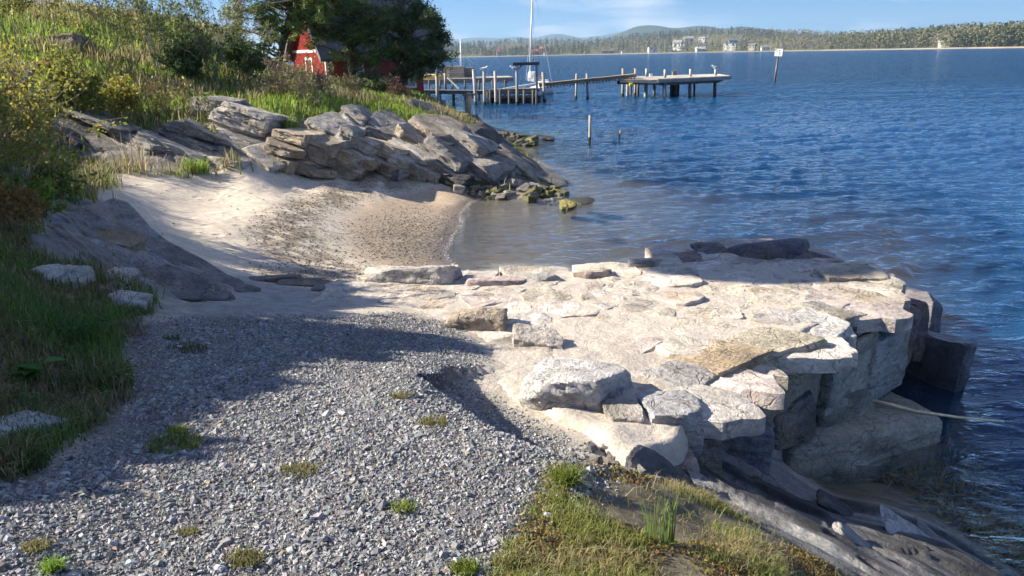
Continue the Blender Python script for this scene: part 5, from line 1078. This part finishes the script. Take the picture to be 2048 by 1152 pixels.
# upper dock with its load
ud = deck('upper_dock', 'long upper dock with timber load behind the mooring posts', [at_y(848, 159, 62), at_y(1026, 154, 63), at_y(1018, 151.5, 67), at_y(862, 155.5, 67)], .3, (.40,.37,.31), (.30,.27,.23), boards=40)
for px in (858, 880, 905, 930, 958, 985, 1010): pile(ud, px, 160, 203 - (px - 858) * .02, 4, DW)
MB().bar(at_y(1002, 158, 63), at_y(1012, 166, 63), .1, .1).build('brace', M_WOOD, ud, DW); MB().bar(at_y(1020, 157, 63), at_y(1012, 166, 63), .1, .1).build('brace', M_WOOD, ud, DW); MB().bar(at_y(895, 155, 61.5), at_y(918, 177, 61), .12, .1).build('loose_pole', M_WOOD, ud, (.45,.42,.36))
def crate(name, label, px0, py0, px1, py1, Y, D, color, slats=5, cat='crate'):
    k = mpp(Y); c_ = at_y((px0 + px1) / 2, (py0 + py1) / 2, Y); W_, H_ = (px1 - px0) * k, (py1 - py0) * k; rt = root(name, tuple(c_ - [0, 0, H_ / 2]), label, cat)
    MB().box(c_ + [0, D / 2, 0], (W_ * .96, D * .9, H_ * .94)).build('body', M_WOOD, rt, np.array(color) * .6)
    for i in range(slats): MB().box(c_ + [0, .0, -H_ / 2 + H_ * (i + .5) / slats], (W_, .05, H_ / slats * .82)).build('slat', M_WOOD, rt, np.array(color) * random.uniform(.85, 1.15))
    MB().box(c_ + [0, D / 2, H_ / 2 + .02], (W_ * 1.02, D, .05)).build('lid', M_WOOD, rt, np.array(color) * 1.15)
crate('timber_crate', 'pale slatted timber crate at the left on the upper dock', 900, 134.5, 927, 155, 64, 1.3, (.42,.37,.30)); crate('timber_crate', 'darker slatted crate right of the pale one on the upper dock', 929, 137, 945, 154, 64.5, 1.2, (.27,.25,.23), 4); crate('timber_crate', 'small box with a tarpaulin between boathouse and pale crate', 884, 134, 898, 153, 65.5, .9, (.50,.44,.35), 3)
yh = root('sawdust_heap', tuple(at_y(868, 157, 63)), 'low heap of yellow planks and shavings at the left of the upper dock', 'heap'); V, F = rock((.95, .7, .26), 14, 805, rough=.12, layer=.05); c_ = at_y(870, 155, 63.5); kid('heap', V + c_, F, M_WOOD, yh, (.62,.44,.17)); MB().bar(c_ + [-.8, -.6, .1], c_ + [1.0, -.5, .3], .2, .05).build('plank', M_WOOD, yh, (.66,.50,.24))
def mast(label, xt, yt, xb, yb, Y, dia, stays):
    a, b = at_y(xb, yb, Y), at_y(xt, yt, Y); rt = root('boat_mast', tuple(a), label, 'mast'); k = dia * mpp(Y) / 2; pl_ = MB().tube([a, b], [k, k * .7], 8).build('pole', M_METAL, rt, (.80,.80,.80), True)
    for (x, y, t) in stays: MB().tube([at_y(x, y, Y), a + (b - a) * t], [.012, .012], 4).build('stay', M_METAL, pl_, (.6,.6,.6))
    return rt
mast('short white mast behind the timber crates', 921, 78, 922, 150, 66, 3.2, [(945,140,.85),(970,142,.6)])
# sailing boat moored behind the gangway
sc_ = at_z(1086, 189, 0.0); sb_ = root('sailboat', (sc_[0], sc_[1] + 1, 0), 'white sailboat moored behind the gangway with its tall mast', 'sailboat')
prof = [(-2.6, .35, .55), (-1.8, .75, .62), (-.6, .95, .66), (.8, .85, .72), (2.0, .45, .82), (2.7, .04, .92)]; V = []; F = []
for (l, w, z) in prof:
    for (q, zz) in ((-1, z), (-.9, .15), (-.45, -.25), (.45, -.25), (.9, .15), (1, z)): V.append([sc_[0] + .05 + l * .35 - q * w * .15, sc_[1] + 1.2 + l * .9, zz] + np.array([q * w * .9, 0, 0]))
for i in range(5):
    for j in range(5): F.append([i * 6 + j, i * 6 + j + 1, (i + 1) * 6 + j + 1, (i + 1) * 6 + j])
    F.append([i * 6, (i + 1) * 6, (i + 1) * 6 + 5, i * 6 + 5])
F2 = [[0, 5, 4], [0, 4, 3], [0, 3, 2], [0, 2, 1]]
kid('hull', V, [np.array(F), np.array(F2)], M_PAINT, sb_, (.75,.75,.73)); c_ = np.array([sc_[0] + .1, sc_[1] + 1.6, .85]); V, F = rock((.5, 1.0, .26), 10, 811, rough=.01, chips=2, layer=0, jit=.05); kid('cabin', V + c_, F, M_PAINT, sb_, (.72,.71,.68), True)
YB = sc_[1] + 1.6; V, F = rock((.30, .4, .42), 12, 812, rough=.08, layer=.02); kid('sail_cover', V + at_y(1063, 153, YB), F, M_PAINT, sb_, (.74,.73,.70), True); V, F = rock((.5, .35, .16), 12, 813, rough=.08); kid('boom_bundle', V + at_y(1080, 156, YB), F, M_PAINT, sb_, (.45,.42,.38), True)
a, b = at_y(1059, 160, YB), at_y(1066, -40, YB); ms_ = MB().tube([a, b], [.075, .06], 8).build('mast', M_METAL, sb_, (.82,.82,.80), True)
for (x, y, t) in [(1052,160,.72),(1070,160,.9),(1105,172,.98)]: MB().tube([at_y(x, y, YB), a + (b - a) * t], [.011, .011], 4).build('stay', M_METAL, ms_, (.6,.6,.6))
# small things
bu = root('buoy', tuple(at_y(946, 194, 56)), 'orange-red buoy hanging by the thick bollard', 'buoy'); V, F = rock((.11, .11, .12), 8, 821, rough=.0, chips=0, layer=0, jit=0, power=3.5); kid('float', V + at_y(946, 194, 56), F, M_METAL, bu, (.75,.12,.05), True); MB().tube([at_y(946, 192, 56), at_y(945, 184, 56)], [.02, .02], 5).build('line', M_METAL, bu, (.3,.25,.2))
yb_ = root('fender', tuple(at_y(1262, 170, YD + .8)), 'yellow fender under the inner platform section', 'fender'); V, F = rock((.16, .14, .13), 8, 822, rough=.0, chips=0, layer=0, jit=0, power=4); kid('float', V + at_y(1262, 170, YD + .3), F, M_METAL, yb_, (.70,.58,.05), True); MB().tube([at_y(1262, 168, YD + .3), at_y(1262, 162, YD + .3)], [.02, .02], 5).build('line', M_METAL, yb_, (.3,.25,.2))
def gull(label, p, s=1.0, flip=1):
    p = np.asarray(p, float); rt = root('gull', tuple(p), label, 'gull', 'gulls on the posts'); L = np.array([[-.22, .015], [-.14, .07], [-.02, .095], [.08, .085], [.14, .06], [.19, .055], [.235, .045], [.255, .008]]); V = []; F = []; n = 8
    for i, (x, r) in enumerate(L):
        zc = .12 + (.0 if i < 3 else .02 if i == 3 else .07 if i == 4 else .12)
        for k in range(n): a = k / n * 6.283; V.append([flip * x * s, math.cos(a) * r * s, (zc + math.sin(a) * r * 1.05) * s])
    for i in range(len(L) - 1):
        for k in range(n): F.append([i * n + k, i * n + (k + 1) % n, (i + 1) * n + (k + 1) % n, (i + 1) * n + k])
    bd_ = kid('body', np.array(V) + p, np.array(F), M_PAINT, rt, (.80,.80,.79), True); m = MB()
    for q in (-1, 1): m.hexa(p + s * np.array([[flip * -.3, q * .05, .12], [flip * .05, q * .09, .12], [flip * .05, q * .10, .13], [flip * -.3, q * .06, .13], [flip * -.26, q * .04, .16], [flip * .06, q * .07, .2], [flip * .06, q * .08, .21], [flip * -.26, q * .05, .17]]))
    m.build('wing', M_PAINT, rt, (.42,.43,.45)); MB().tube([p + s * np.array([flip * .24, 0, .24]), p + s * np.array([flip * .31, 0, .225])], [.016 * s, .004 * s], 5).build('beak', M_PAINT, bd_, (.7,.5,.05)); m = MB()
    for q in (-.03, .03): m.tube([p + [0, q, 0], p + s * np.array([0, q, .06])], [.008, .008], 4)
    m.build('legs', M_PAINT, rt, (.6,.35,.2))
gull('white gull sitting on the grey post among the moorings', tg1 + [0, 0, .03], 1.15, 1); gull('white gull on the post at the right end of the platform', tg + [0, 0, .03], 1.15, -1); gull('gull perched beside the crossbeam frame post', at_y(1028, 141, Yf), 1.1, -1)
# channel marker: white lattice board on a leaning pole
mk0, mk1 = at_z(1550, 163, 0.0), None; YM = mk0[1]; mk1 = at_y(1556.5, 112, YM); nm = root('channel_marker', (mk0[0], mk0[1], -1), 'white board on a leaning dark pole in open water', 'navigation marker'); MB().tube([mk0 - [.1, 0, 1], mk1], [.13, .1], 8).build('pole', M_METAL, nm, (.10,.08,.09), True); k = mpp(YM)
MB().box(at_y(1557.5, 105, YM - .1), (14 * k, .1, 13.5 * k), M=rotm(0, R(4), R(-28))).build('board', M_PAINT, nm, (.86,.86,.84))
for (x, y, w, h) in [(1560,101,3,2.4),(1560,105.5,3,2.4),(1560,109.5,3,2),(1555,103.5,2,1.6),(1565.5,103,2.5,3),(1565.5,108,2.5,3)]: MB().box(at_y(x, y, YM - .18), (w * k, .05, h * k)).build('panel', M_PAINT, nm, (.28,.28,.30) if x < 1565 else (.78,.78,.76))
MB().bar(at_y(1550, 99, YM), at_y(1566, 98, YM), .06, .1).build('top_rail', M_METAL, nm, (.7,.7,.68))
# thin stick poking out over the water from the jetty
s0, s1, s2 = at_y(1735, 798, 6.35), at_y(1830, 822, 6.2), at_y(2008, 843, 6.15); sk = root('stick', tuple(s0), 'long thin pale stick poking out from the jetty over the water', 'stick')
MB().tube([s0, (s0 + s1) / 2 + [0, 0, .004], s1, (s1 + s2) / 2 - [0, 0, .012], s2], [.013, .013, .012, .011, .009], 7).build('shaft', M_WOOD, sk, (.75,.62,.38), True); MB().tube([s1, s1 + [.05, -.02, .03]], [.005, .002], 5).build('twig_stub', M_WOOD, sk, (.55,.45,.3))

# ------------------------------------------------------------------ the far shore
FX = np.array([700,880,960,1040,1120,1200,1260,1330,1400,1470,1540,1600,1660,1720,1790,1850,1920,1990,2060,2200,2500])
_SH = np.array([1500,1480,1460,1450,1440,1420,1380,1330,1300,1270,1230,1180,1120,1060,1000,950,900,870,840,800,760.])       # distance of the waterline
SHX = np.linspace(FX[0], FX[-1], 260); SHORE_F = np.interp(SHX, FX, _SH) + 22 * fbm(P3(SHX * .02, SHX * 0), 4, 199)
SHORE = _SH
RIDGE = np.array([104,101,92,87,90,90,82,76,72,72,75,78,80,83,84,84,82,80,80,80,80.])                                       # photo row of the ground line of the wooded ridge
RDEP = np.array([500,500,520,520,480,450,520,600,640,640,560,480,420,380,260,200,160,150,150,150,150.])                    # how far behind the waterline it stands
def bear(px):
    d = ray(px, 105.0); return math.atan2(d[0], d[1])
BEAR = np.array([bear(x) for x in FX]); SHB = np.array([bear(x) for x in SHX])
def zrow(px, py, dist):
    d = ray(px, py); return CAM_Z + d[2] / math.hypot(d[0], d[1]) * dist
RIDZ = np.array([max(zrow(x, y, s + q), 4.0) for x, y, s, q in zip(FX, RIDGE, SHORE, RDEP)])
def far_z(b, off):
    sh = np.interp(b, SHB, SHORE_F); rz = np.interp(b, BEAR, RIDZ); rd = np.interp(b, BEAR, RDEP); t = np.clip(off / rd, -0.2, 2.5)
    x = np.sin(b) * (sh + off); y = np.cos(b) * (sh + off); n = fbm(P3(x * .004, y * .004), 4, 201); n2 = fbm(P3(x * .02, y * .02), 3, 202)
    z = 1.2 * smooth(0, .02, t) + rz * smooth(0.0, 1.0, t) ** 1.15 + (n * .22 * rz + n2 * 1.2) * smooth(.03, .4, t) - np.clip(t - 1.1, 0, 9) * rz * .4
    return np.where(off < 0, -1.5, z)
bs = np.linspace(BEAR[0] - .02, BEAR[-1], 420); of = np.concatenate([[-20, 0.5], np.linspace(3, 60, 14), np.linspace(75, 900, 40)]); BB, OO = np.meshgrid(bs, of); b_, o_ = BB.ravel(), OO.ravel(); fz_ = far_z(b_, o_); sh = np.interp(b_, SHB, SHORE_F)
fx_, fy_ = np.sin(b_) * (sh + o_), np.cos(b_) * (sh + o_); ix = np.arange(len(b_)).reshape(len(of), len(bs)); FQ = np.stack([ix[:-1, :-1], ix[:-1, 1:], ix[1:, 1:], ix[1:, :-1]], -1).reshape(-1, 4)
nf = fbm(P3(fx_ * .02, fy_ * .02), 3, 203)[:, None]; sandc = np.array([[.30,.265,.21]]) * (1 + .2 * nf); grd = np.array([[.15,.14,.06]]) * (1 + .4 * nf); wgt = smooth(4, 12, o_ + 10 * nf[:, 0])[:, None]
tag(ob('far_shore', mkmesh('far_shore', np.stack([fx_, fy_, fz_], 1), FQ, True, sandc + (grd - sandc) * wgt), M_FAR), kind='structure')
# blue mountains behind
def ridge(name, pts, dist, seed, depth=1500, colr=(.055,.07,.05)):
    px = np.array([p[0] for p in pts], float); py = np.array([p[1] for p in pts], float); xs = np.linspace(px[0], px[-1], 500); ys = np.interp(xs, px, py); ys = np.convolve(np.pad(ys, 6, 'edge'), np.ones(13) / 13, 'valid')
    V = []; rows = np.concatenate([np.linspace(-1, 0, 12), np.linspace(0.15, 1, 4)])
    bsx = np.array([bear(x) for x in xs]); top = np.array([zrow(x, y, dist) for x, y in zip(xs, ys)])
    for q in rows:
        dd = dist + q * depth; X = np.sin(bsx) * dd; Y = np.cos(bsx) * dd; n = fbm(P3(X * .0016, Y * .0016), 5, seed); n3 = fbm(P3(X * .012, Y * .012), 3, seed + 3)
        hgt = top * (1 - abs(q)) ** .8 * (1 + .30 * n * min(1, abs(q) * 3)) + n3 * 5; V.append(np.stack([X, Y, np.where(abs(q) >= 1, -5, hgt)], 1))
    V = np.concatenate(V); ix = np.arange(len(V)).reshape(len(rows), len(xs)); F = np.stack([ix[:-1, :-1], ix[:-1, 1:], ix[1:, 1:], ix[1:, :-1]], -1).reshape(-1, 4); n = fbm(V * .01, 4, seed + 7)[:, None]
    tag(ob(name, mkmesh(name, V, F, False, np.array([colr]) * (1 + .45 * n)), M_FAR), kind='structure')
ridge('far_hills', [(760,92),(860,84),(900,79),(960,74),(1000,78),(1030,72),(1070,78),(1100,67),(1130,68),(1160,78),(1220,68),(1260,60),(1300,74),(1400,86),(1500,84),(1600,78),(1640,72),(1680,76),(1720,74),(1760,73),(1800,66),(1850,54),(1900,58),(1960,68),(2060,74),(2300,80)], 7200, 301)
ridge('near_hills', [(1090,98),(1180,88),(1240,66),(1270,53),(1310,50),(1350,57),(1400,52),(1450,58),(1480,53),(1530,60),(1580,66),(1620,69),(1680,72),(1740,76),(1800,80),(1900,84),(2100,90),(2300,94)], 3600, 302, 900)
# the wood on the far shore
def far_tree_geo(P, h, kind, seed):
    """many small trees as loose leafy tiers; kind 0 spruce/pine, 1 bare birch, 2 round pine"""
    g = np.random.default_rng(seed); V = []; C = []; n = len(P)
    m = 27; t = g.uniform(.08, 1, (n, m)) ** np.where(kind == 1, .8, 1.05)[:, None]; prof = np.where((kind == 0)[:, None], (1.02 - t) * .24 + .02, np.where((kind == 1)[:, None], .22 * np.sin(np.clip(t, .1, 1) * 2.9), .26 * np.sqrt(np.clip(1 - ((t - .62) / .42) ** 2, .02, 1))))
    a = g.uniform(0, 6.283, (n, m)); rr = prof * np.sqrt(g.uniform(.15, 1, (n, m))) * h[:, None]
    c = np.stack([P[:, 0, None] + rr * np.cos(a), P[:, 1, None] + rr * np.sin(a), P[:, 2, None] + t * h[:, None]], -1)
    s = h[:, None] * np.where(kind == 1, .075, .11)[:, None] * g.uniform(.6, 1.3, (n, m)); u = g.normal(0, 1, (n, m, 3)); u /= np.linalg.norm(u, axis=-1, keepdims=True); w = np.cross(u, g.normal(0, 1, (n, m, 3))); w /= np.linalg.norm(w, axis=-1, keepdims=True)
    tri = np.stack([c - u * s[..., None] * .6, c + u * s[..., None] * .5 + w * s[..., None] * .5, c + u * s[..., None] * .3 - w * s[..., None] * .7], 2).reshape(-1, 3)
    pal = [[(.07,.08,.04),(.085,.095,.045),(.06,.068,.037)], [(.25,.20,.155),(.21,.175,.13),(.28,.235,.16),(.22,.21,.11)], [(.12,.12,.05),(.14,.135,.06),(.10,.105,.045)]]
    pc = np.array([pal[k][g.integers(len(pal[k]))] for k in kind]) * g.uniform(.75, 1.25, (n, 1)); cc = np.repeat(pc[:, None, :] * g.uniform(.8, 1.2, (n, m, 1)), 3, 1).reshape(-1, 3)
    # trunks
    tk = np.stack([P + [0, 0, 0], P + np.stack([h * 0, h * 0, h * .8], 1)], 1); wv = h[:, None] * np.array([[.012, 0, 0]]); tr = np.stack([tk[:, 0] - wv, tk[:, 0] + wv, tk[:, 1]], 1).reshape(-1, 3); tcx = np.where((kind == 1)[:, None], np.array([[.42,.38,.34]]), np.array([[.13,.09,.06]])); 
    return np.concatenate([tri, tr]), np.concatenate([cc, np.repeat(tcx, 3, 0)])
g = np.random.default_rng(88); N = 6500; px = g.uniform(760, 2120, N); bb = np.interp(px, FX, BEAR); rd = np.interp(bb, BEAR, RDEP); off = 14 + g.uniform(0, 1, N) ** 1.25 * (rd + 60)
shd = np.interp(bb, SHB, SHORE_F); X, Y = np.sin(bb) * (shd + off), np.cos(bb) * (shd + off); cl = fbm(P3(X * .008, Y * .008), 3, 205); thin = g.uniform(0, 1, N) < np.where((px > 1280) & (px < 1570) & (off < 170), .42, 1.0) * np.where((px > 1130) & (px < 1170) & (off < 60), 0.15, 1)
kind = np.where(cl + g.normal(0, .22, N) > .06, 1, np.where(g.uniform(0, 1, N) < .55, 0, 2)); kind = np.where((px > 1180) & (px < 1230) & (off < 120), 1, kind); kind = np.where((px > 1560) & (kind == 0), 2, kind); k = thin
X, Y, off, bb, kind, px = X[k], Y[k], off[k], bb[k], kind[k], px[k]; hh = np.where(kind == 1, g.uniform(8, 14, len(X)), g.uniform(9, 17, len(X))) * np.interp(px, [760, 1200, 1700, 1900, 2100], [.95, 1, 1.0, 1.1, 1.15]); P = np.stack([X, Y, far_z(bb, off) - .3], 1)
front = (px > 1900) & (px < 2050) & (off < 19)
V, C = far_tree_geo(P[~front], hh[~front], kind[~front], 401); tag(ob('far_wood', mkmesh('far_wood', V, np.arange(len(V)).reshape(-1, 3), False, C), M_FAR), 'mixed pine and birch wood along the far shore', 'wood', kind='stuff')
FL = {0: 'dark spruce among the front trees on the right of the far shore', 1: 'bare birch among the front trees on the right of the far shore', 2: 'round-topped pine among the front trees on the right of the far shore'}
for i in np.where(front)[0]:
    V, C = far_tree_geo(np.repeat(P[i:i + 1], 3, 0), np.repeat(hh[i:i + 1], 3), np.repeat(kind[i:i + 1], 3), 500 + i); nt = 9
    rt = root('far_tree', tuple(P[i]), FL[int(kind[i])], 'tree', 'front trees on the far shore'); kid('crown', V[:-nt], np.arange(len(V) - nt).reshape(-1, 3), M_FAR, rt, None, False, C[:-nt])
    MB().tube([P[i], P[i] + [0, 0, hh[i] * .85]], [hh[i] * .016, hh[i] * .006], 5).build('trunk', M_WOOD, rt, (.40,.36,.32) if kind[i] == 1 else (.14,.10,.07))
# cabins and houses over there
def cabin(label, px, py, w, h, off, wallc, roofc, seed, flat=False):
    b = bear(px); b = b; sh = float(np.interp(b, SHB, SHORE_F)); d = sh + off; k = d / FPX * 1.03; c = np.array([math.sin(b) * d, math.cos(b) * d, 0]); c[2] = zrow(px, py + h / 2, d); gz = float(far_z(np.array([b]), np.array([off]))[0]); W_, H_ = w * k, h * k; D = W_ * .7; rz = random.uniform(-.5, .3) - b
    rt = root('far_house', tuple(c), label, 'house', None, rz); wh = H_ * (.95 if flat else .6)
    def T(p): return np.array(p) @ np.array([[math.cos(rz), math.sin(rz), 0], [-math.sin(rz), math.cos(rz), 0], [0, 0, 1]]) + c
    m = MB().hexa(T([[-W_ / 2, -D / 2, min(gz - c[2], 0) - 1], [W_ / 2, -D / 2, min(gz - c[2], 0) - 1], [W_ / 2, D / 2, min(gz - c[2], 0) - 1], [-W_ / 2, D / 2, min(gz - c[2], 0) - 1], [-W_ / 2, -D / 2, wh], [W_ / 2, -D / 2, wh], [W_ / 2, D / 2, wh], [-W_ / 2, D / 2, wh]])); wl_ = m.build('wall', M_PAINT, rt, wallc)
    if flat: m = MB().hexa(T([[-W_ * .54, -D * .56, wh], [W_ * .54, -D * .56, wh], [W_ * .54, D * .56, wh], [-W_ * .54, D * .56, wh], [-W_ * .54, -D * .56, H_], [W_ * .54, -D * .56, H_], [W_ * .54, D * .56, H_], [-W_ * .54, D * .56, H_]]))
    else: m = MB().add(T([[-W_ * .55, -D * .58, wh - .1], [W_ * .55, -D * .58, wh - .1], [W_ * .55, 0, H_], [-W_ * .55, 0, H_], [-W_ * .55, D * .58, wh - .1], [W_ * .55, D * .58, wh - .1]]), [[0, 1, 2, 3], [3, 2, 5, 4], [0, 4, 5, 1]], [[0, 3, 4], [1, 5, 2]])
    m.build('roof', M_ROOF, rt, roofc)
    for q in (-.28, .22): m = MB().hexa(T([[W_ * q, -D / 2 - .06, wh * .3], [W_ * (q + .16), -D / 2 - .06, wh * .3], [W_ * (q + .16), -D / 2 - .01, wh * .3], [W_ * q, -D / 2 - .01, wh * .3], [W_ * q, -D / 2 - .06, wh * .8], [W_ * (q + .16), -D / 2 - .06, wh * .8], [W_ * (q + .16), -D / 2 - .01, wh * .8], [W_ * q, -D / 2 - .01, wh * .8]])); m.build('window', M_GLASS, wl_)
W_, RD_, GR_, RT_ = (.72,.70,.66), (.42,.07,.05), (.26,.25,.24), (.42,.13,.08)
for i, a in enumerate([
 ('white house with a red roof left of the sailboat mast', 999, 104, 11, 11, 40, W_, RT_), ('red house just right of the sailboat mast', 1071, 104, 12, 9, 30, RD_, RT_), ('second red house behind the one by the mast', 1083, 99, 12, 8, 70, (.45,.2,.14), RT_), ('small pale boat shed right of the red houses', 1092, 108, 8, 5, 14, (.5,.4,.35), GR_),
 ('long dark cabin above the green lawn', 1216, 103, 22, 6, 45, (.20,.14,.10), (.15,.13,.12)), ('tiny white shed at the water left of the bare rocks', 1246, 104, 6, 5, 16, W_, GR_), ('low white bungalow among the rocks of the far shore', 1305, 98, 16, 6, 50, W_, GR_, 0, True), ('tall white gabled house on the wooded slope', 1355, 89, 16, 14, 140, W_, GR_),
 ('tan house above the white gabled one', 1376, 79, 16, 10, 260, (.52,.43,.32), GR_), ('white hall by the water with a grey roof', 1401, 99, 16, 9, 30, (.68,.69,.70), (.5,.52,.55)), ('pale house high among the pines', 1404, 78, 12, 7, 280, W_, GR_), ('white and dark modern house on the slope', 1460, 90, 22, 7, 90, W_, (.10,.11,.13), 0, True), ('dark-roofed villa behind the modern house', 1464, 82, 14, 8, 130, (.30,.36,.40), (.10,.12,.16)),
 ('brown cabin with a tall chimney gable', 1504, 93, 12, 10, 70, (.45,.38,.30), (.16,.15,.15)), ('white cabin close to the channel marker', 1530, 96, 14, 8, 50, W_, (.20,.19,.18)), ('pale cream house among the birches at right', 1888, 87, 18, 10, 30, (.66,.60,.48), (.40,.36,.30))]):
    cabin(*a[:8], seed=i, flat=len(a) > 9 and a[9])
# ------------------------------------------------------------------ the air
hz = MB().box((0, 4300, 150), (15000, 9600, 322)).build('haze', None); t = NT('haze_air')
pv = t.n('VolumePrincipled', {'Color': (.50, .74, 1.0, 1), 'Density': 0.00012, 'Anisotropy': 0.2}); t.t.links.new(pv.outputs[0], t.out.inputs[1]); hz.data.materials.append(t.m); tag(hz, 'thin blue air haze over the fjord', 'haze', kind='stuff')
